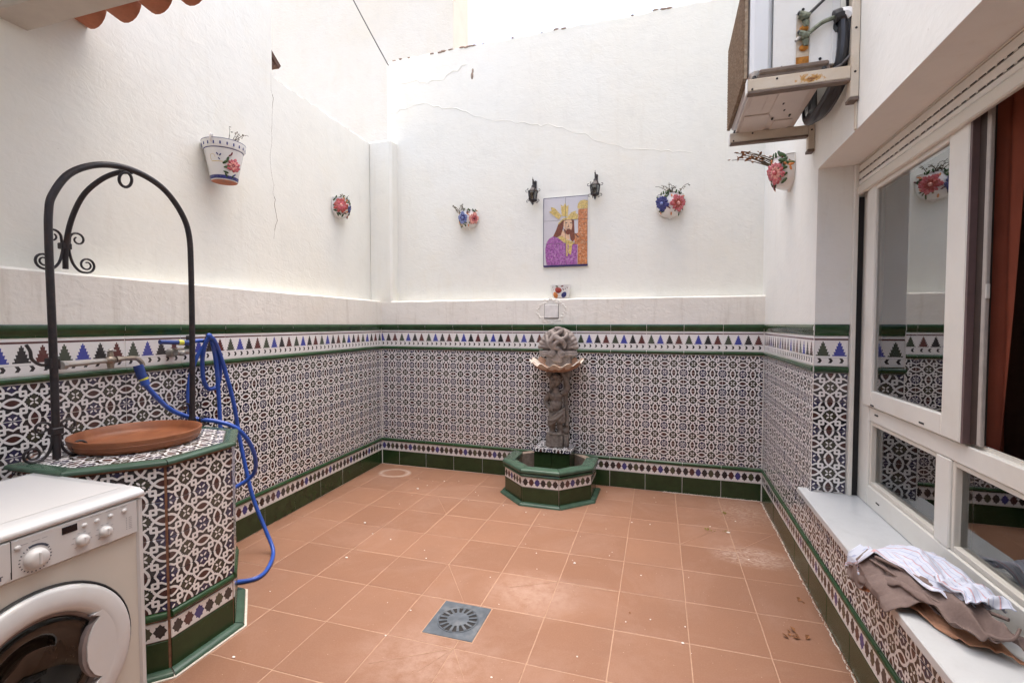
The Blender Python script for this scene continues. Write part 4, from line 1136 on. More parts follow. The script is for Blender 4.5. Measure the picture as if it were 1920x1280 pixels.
strand([(.050, .03, 1.02), (.025, .0, 1.0), (-.015, -.015, .97), (-.045, -.02, .93), (-.05, -.012, .90), (-.015, -.015, .868), (.03, -.012, .858)], .024)
strand([(.085, .03, .99), (.075, -.002, .955), (.03, -.022, .93), (-.012, -.03, .898), (-.02, -.02, .87)], .019)
strand([(-.095, .03, .97), (-.085, .0, .93), (-.072, -.008, .885), (-.045, -.008, .855)], .018)
strand([(-.025, .03, 1.03), (.01, .01, 1.032), (.05, .02, 1.02)], .018)
for s_ in (-1, 1):
    c = Vector((s_*.045, -.01, .815)); b.tube(spiral(c, .034, .008, PI*.5, PI*.5 + s_*PI*3, Vector((1, 0, 0)), Vector((0, 0, 1)), 24), .010, 7)
    b.ell(c + Vector((0, -.006, 0)), (.009, .009, .009), 8, 5)
b.cbox(-.05, .05, .0, .06, .735, .82, .01)
b.cbox(-.11, .11, .045, .12, .60, .82, .01)
remeshed('shell_crest', b, 'stone_pale', st, .0042, 1)

# ------------------------------------------------------------------ painted wall pots
def petals(mb, P, N, r, n=9, lift=.006, layers=2):
    """flower of raised petals centred at P on a surface with outward normal N"""
    N = Vector(N).normalized(); t = N.cross(Vector((0, 0, 1))).normalized(); q = t.cross(N); jr = random.Random(int(r*1e5) + n)
    for L in range(layers):
        rr = r*(1 - .42*L); m = max(5, n - 2*L)
        for k in range(m):
            a = 2*PI*k/m + L*.35 + jr.uniform(-.16, .16); d = t*math.cos(a) + q*math.sin(a); R0 = rr; rr = R0*jr.uniform(.78, 1.04)
            R = Matrix((d, N.cross(d), N)).transposed()
            mb.ell(P + d*rr*.62 + N*(.001 + L*.002), (rr*.42, rr*.24*jr.uniform(.8, 1.3), lift), 7, 5, 0, R); rr = R0
def leaf_on(mb, P, N, d, l, w):
    N = Vector(N).normalized(); d = Vector(d).normalized(); R = Matrix((d, N.cross(d), N)).transposed()
    mb.ell(P + d*l*.5, (l*.5, w*.5, .003), 7, 5, 0, R)
def dry_plant(root, seeds, base, up, spread, leafmat, n=6, lsz=.012, leaves=6, bias=(0, 0, 0), name='plant'):
    r = random.Random(seeds); s = MB(); lv = []
    for k in range(n):
        p = Vector(base) + Vector((r.uniform(-.04, .04), r.uniform(-.03, .02), 0)); d = Vector((r.uniform(-1, 1)*spread + bias[0], r.uniform(-.9, .3)*spread + bias[1], up + bias[2])); pts = [p]
        for q in range(6):
            d = d + Vector((r.uniform(-.35, .35)*spread, r.uniform(-.25, .25)*spread, -.16*up*q*.35)); p = p + d*(1/6); pts.append(p)
        s.tube(catmull(pts, 3), [.0022]*10 + [.0015]*9, 4)
        for q in range(leaves):
            lv.append((pts[min(6, 2 + q % 5)] + Vector((r.uniform(-.01, .01), r.uniform(-.01, .01), r.uniform(-.006, .006))), r.uniform(.6, 1.4)*lsz))
    s.build('stem', 'dry_stem', root)
    for p, z in lv:
        b = MB(); a = Vector((r.uniform(-1, 1), r.uniform(-1, 1), r.uniform(-.8, .6))).normalized(); w = a.cross(Vector((r.uniform(-1, 1), .3, 1))).normalized(); up_ = a.cross(w)
        i = [b.V(x) for x in (p, p + a*z*.5 + w*z*.38 + up_*z*.1, p + a*z, p + a*z*.5 - w*z*.38 + up_*z*.1, p + a*z*.5 - up_*z*.12)]
        b.F((i[0], i[1], i[4])); b.F((i[1], i[2], i[4])); b.F((i[2], i[3], i[4])); b.F((i[3], i[0], i[4]))
        b.build('leaf', leafmat, root, 0)
BP = [(.004, -.090), (.010, -.088), (.014, -.078), (.036, -.074), (.060, -.062), (.076, -.038), (.083, -.008), (.083, .022), (.079, .050), (.080, .056)]
def rad(z, prof=BP):
    for (r0, z0), (r1, z1) in zip(prof, prof[1:]):
        if z0 <= z <= z1: return r0 + (r1-r0)*(z-z0)/max(1e-6, z1-z0)
    return prof[-1][0]
def bowl_pot(label, M4, ang, x, z, sc=1.0, flowers=(), leaves=(), plant=None, turn=0):
    """half-bowl wall pot; flowers: (angle, z, r, colours); leaves: (angle, z, direction angle, length)"""
    root = thing('wall_pot', label, 'flower pot', M4 @ Vector((x, REC - .002 if M4 is not RWM else .0, z)), ang, 'painted pots on the courtyard walls'); root.scale = (sc, sc, sc)
    b = MB(); b.lathe(BP, 28, PI, 2*PI); b.lathe([(.082, .058), (.074, .058), (.072, .02), (.05, -.03), (.001, -.05)], 24, PI, 2*PI)
    o = b.build('pot', 'ceramic_white', root, 50)
    b = MB(); b.plate([(-.081, .056), (-.084, .018), (-.083, -.008), (-.076, -.038), (-.06, -.062), (-.036, -.075), (0, -.086), (.036, -.075), (.06, -.062), (.076, -.038), (.083, -.008), (.084, .018), (.081, .056), (.05, .066), (0, .072), (-.05, .066)], -.006, 0)
    b.build('back_plate', 'ceramic_white', root, 40)
    b = MB(); b.lathe([(.074, .045), (.0005, .047)], 20, PI, 2*PI); b.build('soil', 'pan_brown', root, 0)
    def sp(a, z_): 
        r = rad(z_); return Vector((r*math.cos(a), r*math.sin(a), z_)), Vector((math.cos(a), math.sin(a), -.25 if z_ < 0 else 0))
    for a, z_, r, cs in flowers:
        a = max(D3-1.4, min(D3+1.4, a+turn)); P, N = sp(a, z_)
        for L, c in enumerate(cs[:-1]):
            b = MB(); petals(b, P + N*.0012*L, N, r*(1-.34*L), 15-4*L, .0042, 1); b.build('painted_flower', c, root, 60)
        b = MB(); b.ell(P + N*.007, (r*.2, r*.2, r*.2), 8, 6); b.build('flower_heart', cs[-1], root, 60)
    for a, z_, da, l, c in leaves:
        a = max(D3-1.45, min(D3+1.45, a+turn)); P, N = sp(a, z_); t = N.cross(Vector((0, 0, 1))).normalized(); b = MB(); leaf_on(b, P + N*.002, N, t*math.cos(da) + t.cross(N)*math.sin(da), l, l*.42); b.build('painted_leaf', c, root, 60)
    r2 = random.Random(int(abs(x)*997) + int(z*100)); cuts = [(a + turn, z_, r) for a, z_, r, _ in flowers]
    for k in range(80):                               # small strokes of leaf filling the ground round the blooms
        a, z_ = D3 + r2.uniform(-1.35, 1.35), r2.uniform(-.058, .050)
        if any(math.hypot((a-fa)*.082, z_-fz) < fr*.9 for fa, fz, fr in cuts): continue
        P, N = sp(a, z_); t = N.cross(Vector((0, 0, 1))).normalized(); da = r2.uniform(0, 2*PI); b = MB()
        leaf_on(b, P + N*.002, N, t*math.cos(da) + t.cross(N)*math.sin(da), r2.uniform(.016, .034), r2.uniform(.008, .014)); b.build('painted_leaf', r2.choice(['paint_green', 'paint_green', 'paint_olive', 'paint_maroon', 'paint_orange']), root, 60)
    if plant: dry_plant(root, *plant)
    return root
D3 = -PI/2
def lv_ring(a, z, r, n, l, c): return [(a + r*1.1*math.cos(2*PI*k/n)/.082, z + r*math.sin(2*PI*k/n), PI - 2*PI*k/n if False else 2*PI*k/n + PI*0, l, c) for k in range(n)]
# left wall, far pot with one large red flower
bowl_pot('red flowered half bowl pot on the left wall near the pilaster', LWM, LW_A, 3.745-4.271, 2.475, 1.22,
    [(D3-.05, .0, .058, ('paint_red', 'paint_pink', 'paint_blush')), (D3+.95, -.012, .028, ('paint_blue', 'paint_sky'))],
    [(D3-.9, .03, 2.4, .03, 'paint_green'), (D3-.95, .0, PI, .03, 'paint_green'), (D3-.8, -.03, 3.6, .032, 'paint_green'), (D3-.45, -.05, 4.2, .03, 'paint_green'), (D3+.3, -.055, 5.2, .03, 'paint_green'), (D3+.7, .04, .8, .03, 'paint_green'), (D3-.5, .048, 2, .026, 'paint_green'), (D3+.3, .05, 1, .026, 'paint_green')],
    (3, (0, -.03, .045), .06, .05, 'dry_leaf', 7, .013, 4), -.72)
bowl_pot('wall pot with a blue flower and a pink flower left of the tile picture', BWM, BW_A, -1.772, 2.440, 1.18,
    [(D3-.55, -.004, .050, ('paint_sky', 'paint_blue', 'paint_sky')), (D3+.58, -.010, .050, ('paint_blush', 'paint_pink', 'paint_maroon'))],
    [(D3+.2, .045, .9, .028, 'paint_green'), (D3+.5, .04, 1.4, .03, 'paint_green'), (D3+.8, .035, .6, .03, 'paint_green'), (D3-.5, .045, 1.9, .026, 'paint_green'), (D3-1.2, -.03, 3.5, .028, 'paint_maroon'), (D3+1.15, -.03, 5.6, .028, 'paint_maroon'), (D3, -.052, 4.7, .024, 'paint_orange')],
    (8, (-.045, -.03, .045), .085, .05, 'dry_leaf', 8, .014, 4, (-.02, 0, 0)), .3)
bowl_pot('wall pot with a dark blue flower and a red flower right of the tile picture', BWM, BW_A, .080, 2.435, 1.36,
    [(D3-.58, -.002, .052, ('paint_blue', 'paint_blue', 'paint_sky')), (D3+.56, -.006, .054, ('paint_pink', 'paint_red', 'paint_blush'))],
    [(D3-.75, .046, 1.8, .024, 'paint_green'), (D3-.5, .05, 1.5, .024, 'paint_green'), (D3-.25, .046, 1.2, .024, 'paint_green'), (D3+.4, .05, 1.8, .028, 'paint_green'), (D3+.8, .045, 1.0, .03, 'paint_green'), (D3+1.2, .02, .4, .03, 'paint_green'), (D3+1.25, -.02, 5.7, .03, 'paint_orange'), (D3+.1, -.055, 4.7, .024, 'paint_orange')],
    (12, (.02, -.03, .045), .095, .07, 'dry_leaf', 8, .014, 4, (-.01, -.01, 0)))
bowl_pot('pink flowered wall pot on the right wall below the air conditioner', RWM, RW_A, 4.2185-3.46, 2.385, 1.42,
    [(D3+.60, -.012, .052, ('paint_pink', 'paint_blush', 'paint_pink')), (D3-.7, -.005, .040, ('paint_pink', 'paint_red'))],
    [(D3+1.15, .045, .7, .04, 'paint_green'), (D3+1.22, .024, .35, .042, 'paint_green'), (D3+1.25, .0, 0.0, .042, 'paint_green'), (D3+1.25, -.022, -.35, .038, 'paint_green'), (D3+.9, .05, 1.1, .036, 'paint_green'), (D3+.6, .05, 1.4, .03, 'paint_green'), (D3+.3, .05, 1.9, .03, 'paint_green'), (D3+1.2, -.042, -.7, .034, 'paint_green'), (D3+.05, .04, 2.4, .03, 'paint_green')],
    (21, (-.01, -.055, .045), .075, .04, 'brown_leaf', 9, .020, 5, (-.01, -.13, .01)))
# near pot on the left wall: a tapering bucket
bk = thing('wall_pot', 'white bucket shaped pot with blue bands and a pink rose high on the left wall', 'flower pot', LWM @ Vector((2.39-4.271, REC-.108, 2.435)), LW_A, 'painted pots on the courtyard walls')
CP = [(.070, -.125), (.0735, -.118), (.108, .062), (.113, .064), (.121, .100), (.122, .112), (.116, .113), (.104, .06), (.07, -.10), (.001, -.105)]
b = MB(); b.lathe(CP, 40); b.build('pot', 'ceramic_white', bk, 40)
b = MB(); b.lathe([(.0725, -.1235), (.0005, -.1240)], 28); b.build('base', 'roof_clay', bk, 0)
for x in (-.025, .02):
    b = MB(); b.lathe([(.008, -.1255), (.0005, -.1256)], 10, c=(x, -.02, 0)); b.build('drain_hole', 'pan_brown', bk, 0)
for z0, z1 in ((-.119, -.098), (.058, .066)):
    b = MB(); f = lambda z: .0735 + (z+.118)*.1917
    b.lathe([(f(z0)+.0002, z0), (f(z0)+.0016, z0+.001), (f(z1)+.0016, z1-.001), (f(z1)+.0002, z1)], 40); b.build('painted_band', 'paint_blue', bk, 40)
b = MB(); b.lathe([(.1205, .108), (.1228, .1095), (.1228, .1115), (.1205, .1125)], 40); b.build('painted_band', 'paint_blue', bk, 40)
for k in range(20):
    a = 2*PI*k/20; b = MB(); b.T = Matrix.Rotation(a, 4, 'Z') @ Matrix.Translation((.1180, 0, .085)); b.cbox(-.002, .0016, -.004, .004, -.010, .008, .001); b.build('painted_dash', 'paint_blue', bk, 0)
def cs(a, z): r = .0735 + (z+.118)*.1917; return Vector((r*math.cos(a), r*math.sin(a), z)), Vector((math.cos(a), math.sin(a), -.19))
P, N = cs(D3-.22, -.035)
for L, c in enumerate(('paint_pink', 'paint_blush', 'paint_pink')):
    b = MB(); petals(b, P + Vector(N)*.0015*L, N, .046*(1-.33*L), 11-2*L, .005, 1); b.build('painted_flower', c, bk, 60)
for a, z, da, l, c in ((D3+.0, -.055, 2.9, .04, 'paint_green'), (D3-.05, -.035, 2.5, .04, 'paint_green'), (D3-.02, -.075, 3.5, .034, 'paint_green'), (D3+.2, -.02, 1.9, .035, 'paint_green'), (D3+.1, -.085, 4.2, .03, 'paint_green'), (D3-.25, .012, 1.0, .02, 'paint_blue'), (D3-.2, .008, 2.2, .02, 'paint_blue'), (D3-.28, .0, 4, .018, 'paint_blue'), (D3+.45, .02, 1.8, .024, 'paint_maroon'), (D3+.3, .012, 2.4, .024, 'paint_maroon'), (D3+.9, -.08, 5.5, .024, 'paint_blue'), (D3+.7, -.088, 4.9, .024, 'paint_green')):
    P, N = cs(a-.84, z); t = Vector(N).cross(Vector((0, 0, 1))).normalized(); b = MB(); leaf_on(b, P + Vector(N)*.0015, N, t*math.cos(da) + t.cross(Vector(N))*math.sin(da), l, l*.4); b.build('painted_leaf', c, bk, 60)
b = MB()
for k in range(10):
    P, _ = cs(D3 - 1.55 + .07*k, -.022); P2, _ = cs(D3 - 1.55 + .07*(k+1), -.022); b.tube([P*1.002, P2*1.002], .0022, 5)
for k in range(12):
    a = 1.3*PI*k/12; P, _ = cs(D3 - 1.45 + .16*math.cos(a), .0 + .020*math.sin(a)); a2 = 1.3*PI*(k+1)/12; P2, _ = cs(D3 - 1.45 + .16*math.cos(a2), .0 + .020*math.sin(a2)); b.tube([P*1.004, P2*1.004], .0012, 4)
b.build('painted_stem', 'print_gold', bk)
b = MB(); b.tube(catmull([(-.110, -.02, .085), (-.128, -.03, .105), (-.125, -.035, .125), (-.112, -.03, .12)], 4), .007, 7); b.build('lug', 'ceramic_white', bk)
b = MB(); b.lathe([(.105, .085), (.0005, .088)], 24); b.build('soil', 'pan_brown', bk, 0)
b = MB(); b.cbox(-.03, .03, .10, .112, .02, .10, .004); b.build('hanging_plate', 'iron', bk)
dry_plant(bk, 5, (.06, -.02, .09), .17, .06, 'dry_leaf', 6, .012, 5, (.05, 0, .02))
# small cachepot standing on the ledge below the picture
cp = thing('ledge_pot', 'small white pot painted with fruit standing on the ledge below the picture', 'flower pot', BWM @ Vector((-.853, .058, 1.654)), BW_A, 'painted pots on the courtyard walls')
b = MB(); P2 = [(.066, 0), (.074, .01), (.082, .05), (.090, .095), (.094, .118), (.088, .119), (.080, .06), (.06, .02), (.001, .02)]
b.lathe(P2, 36); b.build('pot', 'ceramic_white', cp, 50); cp.scale = (1, .62, 1)
def c2(a, z): r = .068 + z*.22; return Vector((r*math.cos(a), r*math.sin(a), z)), Vector((math.cos(a), math.sin(a), 0))
for a, z, r, c in ((D3-.12, .076, .034, 'paint_red'), (D3-.45, .034, .034, 'paint_orange'), (D3+.42, .036, .033, 'paint_blue')):
    P, N = c2(a, z); b = MB(); b.ell(P - N*.010, (r, r*.55, r), 14, 9); b.build('painted_fruit', c, cp, 60)
for a, z, da, l in ((D3-.75, .07, 1.4, .032), (D3-.8, .05, 1.9, .03), (D3+.5, .068, .9, .034), (D3+.62, .075, 1.5, .03), (D3+.75, .04, -.5, .03), (D3+.9, .085, 1, .022), (D3-.1, .102, .2, .03), (D3+.1, .102, 2.9, .03), (D3-.85, .09, 2, .02), (D3+.7, .02, .3, .03)):
    P, N = c2(a, z); t = N.cross(Vector((0, 0, 1))).normalized(); b = MB(); leaf_on(b, P + N*.0012, N, t*math.cos(da) + t.cross(N)*math.sin(da), l, l*.42); b.build('painted_leaf', 'paint_green' if a < D3 else 'paint_maroon', cp, 60)
b = MB(); b.lathe([(.0655, -.001), (.068, .004), (.072, .008)], 30); b.build('foot_ring', 'roof_clay', cp)
# blank cover plate with crumbling plaster round it
bx = thing('cover_plate', 'blank white electrical cover plate in the plaster band above the fountain', 'cover plate', BWM @ Vector((-.925, 0, 1.538)), BW_A)
b = MB(); b.cbox(-.062, .062, -.010, .0008, -.062, .062, .004); b.build('plate', 'plate_white', bx)
b = MB(); b.box(-.066, .066, -.0012, .0004, -.069, .066); b.build('gasket', 'cable_grey', bx, 0)
b = MB(); rr = random.Random(9)
for k in range(44):
    a = 2*PI*k/44; d = rr.uniform(.095, .125); b.ell((d*1.1*math.cos(a), .001, d*.9*math.sin(a)), (rr.uniform(.008, .02), .004, rr.uniform(.005, .012)), 6, 4)
b.build('plaster_patch', 'plaster_ledge', bx)['kind'] = 'stuff'
# ------------------------------------------------------------------ wall lanterns
def lantern(label, x, z):
    root = thing('wall_lantern', label, 'lantern', BWM @ Vector((x, REC, z)), BW_A, 'black lanterns either side of the picture')
    b = MB(); b.cbox(-.012, .012, -.008, 0, -.02, .13, .003); b.ell((0, -.006, .137), (.015, .006, .015), 8, 6); b.ell((0, -.006, -.027), (.015, .006, .015), 8, 6); b.build('wall_bar', 'iron', root)
    b = MB(); b.tube(catmull([(0, -.005, .02), (0, -.035, .03), (0, -.05, .07), (0, -.065, .125), (0, -.085, .135), (0, -.095, .115), (0, -.095, .09)], 5), .0048, 7)
    b.tube(spiral(Vector((0, -.03, .075)), .030, .006, -.6, 4.6, Vector((0, 1, 0)), Vector((0, 0, 1)), 18), .0034, 6); b.build('arm', 'iron', root)
    c = Vector((0, -.095, 0)); b = MB()
    b.tube([c + Vector((0, 0, .135)), c + Vector((0, 0, .16))], [.004, .0015], 6); b.ell(c + Vector((0, 0, .135)), (.007, .007, .010), 8, 6)
    b.lathe([(.004, .09), (.012, .082), (.016, .066), (.034, .046), (.044, .036), (.045, .030)], 6, c=c); b.build('roof', 'iron', root, 20)
    b = MB(); b.lathe([(.042, .028), (.030, -.048)], 6, c=c); b.build('glass', 'window_glass', root, 0)
    b = MB()
    for k in range(6):
        a = 2*PI*k/6; b.tube([c + Vector((.043*math.cos(a), .043*math.sin(a), .032)), c + Vector((.031*math.cos(a), .031*math.sin(a), -.052))], .0042, 6)
    for r, zz in ((.043, .030), (.031, -.050)): b.tube([c + Vector((r*math.cos(2*PI*k/6), r*math.sin(2*PI*k/6), zz)) for k in range(6)], .0045, 6, True)
    b.build('cage', 'iron', root)
    b = MB(); b.lathe([(.031, -.052), (.022, -.064), (.008, -.070), (.010, -.082), (.0005, -.094)], 6, c=c); b.build('base', 'iron', root, 20)
    for k in range(6):
        a = 2*PI*(k)/6; d = Vector((math.cos(a), math.sin(a), 0)); b = MB()
        b.tube(spiral(c + d*.058 + Vector((0, 0, .040)), .014, .004, -2.2, 2.6, d, Vector((0, 0, 1)), 14), .0026, 5)
        b.tube(spiral(c + d*.050 + Vector((0, 0, -.058)), .014, .004, 2.2, -2.6, d, Vector((0, 0, 1)), 14), .0026, 5); b.build('curl', 'iron', root)
    b = MB(); b.tube([c + Vector((0, 0, -.05)), c + Vector((0, 0, -.012))], .007, 8); b.build('candle', 'plate_white', root)
    return root
lantern('black lantern hung lower left of the tile picture', -1.108, 2.595)
lantern('black lantern overlapping the upper right corner of the tile picture', -.545, 2.602)
# ------------------------------------------------------------------ tile picture
PX0, PZ0, PW, PH = -1.026, 1.950, .408, .622
tp = thing('tile_picture', 'six tile picture of a crowned bearded man in a purple robe beside a column', 'tile picture', BWM @ Vector((PX0, REC, PZ0)), BW_A)
b = MB(); b.box(-.010, PW+.010, -.004, .0005, -.010, PH+.012); b.build('mortar_edge', 'plaster', tp, 0)
for j in range(3):
    for i in range(2):
        tile = link('picture_tile', tile_piece('picture_tile', PW/2, PH/3, 'tile_sky', (0, 1, 0, 1), .008), tp, (i*PW/2 + .001, -.0125 + rnd.uniform(-.0004, .0004), j*PH/3 + .001), (rnd.uniform(-.003, .003), 0, 0))
def pz(x, y):
    u = (x-308)/540; yb, yt = 1215-20*u, 405-40*u; return (u*PW, (yb-y)/(yb-yt)*PH)
depth = [-.0134]
def paint(name, mat, pts, mirror=None):
    b = MB(); q = [pz(*p) for p in pts]
    ar = sum(a[0]*c[1]-c[0]*a[1] for a, c in zip(q, q[1:]+q[:1]))
    if ar < 0: q.reverse()
    # keep the tile joints open: cut the shape along them
    for i in range(2):
        for j in range(3):
            c = clip_poly(q, [(i*PW/2+.0012, j*PH/3+.0012), ((i+1)*PW/2-.0012, j*PH/3+.0012), ((i+1)*PW/2-.0012, (j+1)*PH/3-.0012), (i*PW/2+.0012, (j+1)*PH/3-.0012)])
            if len(c) > 2: b.plate(c, depth[0], -.0120)
    depth[0] -= .00022
    return b.build(name, mat, tp, 0)
paint('painted_robe', 'robe_purple', [(345,1195),(332,1100),(328,1000),(345,925),(380,875),(430,850),(500,880),(560,905),(640,940),(722,935),(722,1195)])
paint('painted_column', 'print_stone', [(732,530),(842,522),(842,1192),(726,1192)])
paint('painted_arm', 'print_stone', [(682,822),(744,808),(748,945),(690,945)])
paint('painted_capital', 'print_gold', [(720,510),(728,465),(755,430),(800,418),(844,424),(844,520),(730,526)])
paint('painted_neck', 'print_skin', [(540,780),(625,830),(632,890),(560,880),(515,850)])
paint('painted_hair', 'print_hair', [(600,640),(545,652),(492,700),(462,780),(428,850),(470,864),(520,842),(546,765),(562,690)])
paint('painted_hair', 'print_hair', [(640,645),(682,660),(686,760),(692,880),(668,918),(640,890),(628,820),(652,760)])
paint('painted_face', 'print_skin', [(560,672),(600,646),(652,656),(662,720),(652,775),(612,805),(572,775),(554,720)])
paint('painted_beard', 'print_hair', [(552,755),(588,785),(600,770),(625,765),(650,775),(655,805),(612,835),(572,815)])
paint('painted_collar', 'print_gold', [(478,862),(540,850),(600,890),(640,905),(692,930),(640,962),(560,925)])
paint('painted_tassel', 'print_gold', [(585,930),(603,930),(607,1088),(590,1088)]); paint('painted_tassel', 'print_gold', [(622,935),(662,935),(645,1075),(612,1045)])
for ray in ([(375,562),(408,545),(398,505),(446,515),(530,605),(497,650),(450,620)], [(532,610),(520,475),(550,497),(571,458),(592,497),(614,478),(606,618)], [(606,616),(650,565),(704,548),(700,576),(728,590),(728,632),(620,646)]):
    paint('painted_ray', 'print_gold', ray)
paint('painted_crown', 'print_gold', [(485,700),(550,640),(600,628),(725,628),(725,645),(600,652),(545,664),(495,712)])
for ln in ([(575,690),(600,684),(602,692),(577,698)], [(632,684),(655,690),(655,698),(632,692)], [(612,700),(620,740),(600,748),(602,742),(610,738)], [(590,765),(630,760),(630,767),(590,772)], [(690,815),(700,815),(740,860),(732,868)]):
    paint('painted_line', 'print_line', ln)
b = MB(); b.box(0, PW, -.0142, -.0100, -.006, .012); b.build('bottom_edge', 'print_navy', tp, 0)
b = MB(); b.box(-.003, .0012, -.0136, -.0100, .0, PH); b.build('side_edge', 'print_navy', tp, 0)
b = MB(); b.box(0, PW, -.0136, -.0100, PH-.001, PH+.003); b.build('top_edge', 'print_navy', tp, 0)
# ------------------------------------------------------------------ air conditioner on its wall brackets
AX0, AX1, AY0, AY1, AZ0, AZ1 = 1.18, 1.855, -.398, -.088, 2.485, 2.985
ac = thing('air_conditioner', 'rust streaked white air conditioner unit on brackets above the side window', 'air conditioner', RWM @ Vector((1.5, -.24, AZ0)), RW_A)
AM = Matrix.Translation((-1.5, .24, -AZ0))
def am():
    m = MB(); m.T = AM; return m
b = am()                                              # front cover with rounded corners, wrapping both ends
b.cbox(AX0, AX1, AY0, AY0+.0845, AZ0+.03, AZ1, .016); b.build('front_cover', 'case_cool', ac, 20)
b = am(); b.cbox(AX0, AX1-.002, AY0+.0855, AY1, AZ0+.03, AZ1, .003); b.build('side_panel', 'case_white', ac)
b = am(); b.cbox(AX0-.004, AX1+.004, AY0-.004, AY1+.004, AZ1+.0005, AZ1+.015, .005); b.build('lid', 'case_white', ac)
# drain pan under the casing, stepped lip
b = am(); b.cbox(AX0+.01, AX1+.004, AY0+.030, AY1-.004, AZ0+.006, AZ0+.0295, .003); b.build('base_pan', 'pan_brown', ac)
b = am(); b.cbox(AX1-.004, AX1+.012, AY0+.035, AY1-.01, AZ0+.024, AZ0+.046, .006); b.build('pan_edge', 'pan_brown', ac)
b = am(); b.cbox(AX0+.005, AX1+.006, AY0+.012, AY1-.012, AZ0-.006, AZ0+.0055, .003); b.build('pan_lip', 'case_under', ac)
for x0, x1, y0, y1 in ((1.26, 1.50, -.37, -.25), (1.55, 1.76, -.37, -.30), (1.28, 1.40, -.22, -.13), (1.48, 1.74, -.26, -.13)):
    b = am(); b.cbox(x0, x1, y0, y1, AZ0-.012, AZ0-.0065, .003); b.build('embossed_panel', 'case_under', ac)
for x, y in ((1.42, -.235), (1.52, -.20), (1.44, -.16), (1.60, -.22)):
    b = am(); b.cbox(x, x+.02, y, y+.008, AZ0-.0135, AZ0-.0065, .001); b.build('drain_vent', 'slot_black', ac, 0)
# wire guard over the fan on the yard side
b = am(); b.box(AX0+.035, AX1-.045, AY0-.0065, AY0-.0008, AZ0+.045, AZ1-.03); b.build('grille_backing', 'pan_brown', ac, 0)
b = am()
for k in range(27):
    x = AX0+.03 + (AX1-AX0-.07)*k/26; b.box(x-.003, x+.003, AY0-.020, AY0-.0068, AZ0+.035, AZ1-.02)
for k in range(30):
    z = AZ0+.04 + (AZ1-AZ0-.065)*k/29; b.box(AX0+.025, AX1-.035, AY0-.0245, AY0-.0202, z-.0022, z+.0022)
b.build('fan_guard', 'grille_brown', ac, 0)['kind'] = 'stuff'
# service valves on the near end
XE = AX1 - .002
def on_end(name, mat, y0, y1, z0, z1, x0, x1, c=.002):
    b = am(); b.cbox(XE+x0, XE+x1, y0, y1, z0, z1, c); return b.build(name, mat, ac)
on_end('seam', 'slot_black', AY0+.0845, AY0+.0868, AZ0+.032, AZ1-.002, .0003, .0026, .0003)
on_end('valve_recess', 'rail_cream', -.222, -.172, AZ0+.045, AZ0+.255, .0002, .004)
on_end('recess_frame', 'case_white', -.226, -.222, AZ0+.04, AZ0+.26, .0002, .006, .001); on_end('recess_frame', 'case_white', -.172, -.168, AZ0+.04, AZ0+.26, .0002, .006, .001)
on_end('recess_frame', 'case_white', -.2215, -.1725, AZ0+.256, AZ0+.262, .0002, .006, .001)
on_end('rust_patch', 'rust', -.221, -.173, AZ0+.032, AZ0+.075, .0045, .007, .002)
on_end('cover_edge', 'case_white', AY1-.002, AY1+.03, AZ0+.03, AZ0+.40, -.05, .001, .003)
for y, z in ((-.275, AZ0+.045), (-.13, AZ0+.058), (AY0+.074, AZ0+.035), (-.197, AZ0+.275), (-.30, AZ0+.46)):
    b = am(); b.ell((XE+.001, y, z), (.004, .0062, .0062), 10, 6); b.build('screw', 'slot_black', ac)
pipes = []
for z, s_ in ((AZ0+.235, 1), (AZ0+.155, 1.1)):
    b = am(); b.ell((XE+.018, -.195, z), (.018, .017, .017), 10, 8); b.tube([(XE+.02, -.215, z+.01), (XE+.02, -.175, z-.002)], [.016, .012], 8); b.tube([(XE+.018, -.19, z-.02), (XE+.018, -.188, z-.042)], [.014, .009], 8)
    b.build('valve', 'verdigris', ac)
    b = am(); b.ell((XE+.010, -.212, z+.022), (.008, .008, .010), 8, 6); b.build('valve_cap', 'dark_plastic', ac)
    b = am(); b.ell((XE+.010, -.194, z-.045), (.010, .018, .014), 8, 6); b.build('rust_patch', 'rust', ac)
b = am(); b.tube(catmull([(XE+.02, -.175, AZ0+.245), (XE+.022, -.13, AZ0+.285), (XE+.018, -.075, AZ0+.335)], 5), .0065, 8); b.build('copper_pipe', 'tape_black', ac)
b = am(); b.tube(catmull([(XE+.02, -.175, AZ0+.165), (XE+.024, -.13, AZ0+.195), (XE+.018, -.078, AZ0+.212)], 5), [.009]*11, 8); b.build('copper_pipe', 'verdigris', ac)
b = am(); b.tube([(XE+.02, -.21, AZ0+.153), (XE+.024, -.228, AZ0+.135)], [.008, .006], 7); b.build('copper_pipe', 'galvanised', ac)
b = am(); b.tube(catmull([(XE+.018, -.082, AZ0+.332), (XE+.015, -.052, AZ0+.345), (XE-.0, -.022, AZ0+.31), (XE-.02, -.014, AZ0+.24), (XE-.012, -.03, AZ0+.19), (XE-.01, -.065, AZ0+.17), (XE-.02, -.072, AZ0+.22)], 6), .021, 10); b.build('lagged_pipe', 'tape_black', ac)
b = am(); b.tube(catmull([(XE+.016, -.086, AZ0+.212), (XE+.016, -.058, AZ0+.216), (XE+.01, -.030, AZ0+.19), (XE+.0, -.024, AZ0+.12), (XE-.02, -.03, AZ0+.03), (XE-.10, -.035, AZ0-.03), (XE-.22, -.05, AZ0-.07), (XE-.36, -.06, AZ0-.05), (XE-.48, -.04, AZ0+.03), (XE-.52, -.035, AZ0+.2)], 6), .026, 10); b.build('lagged_pipe', 'tape_black', ac)
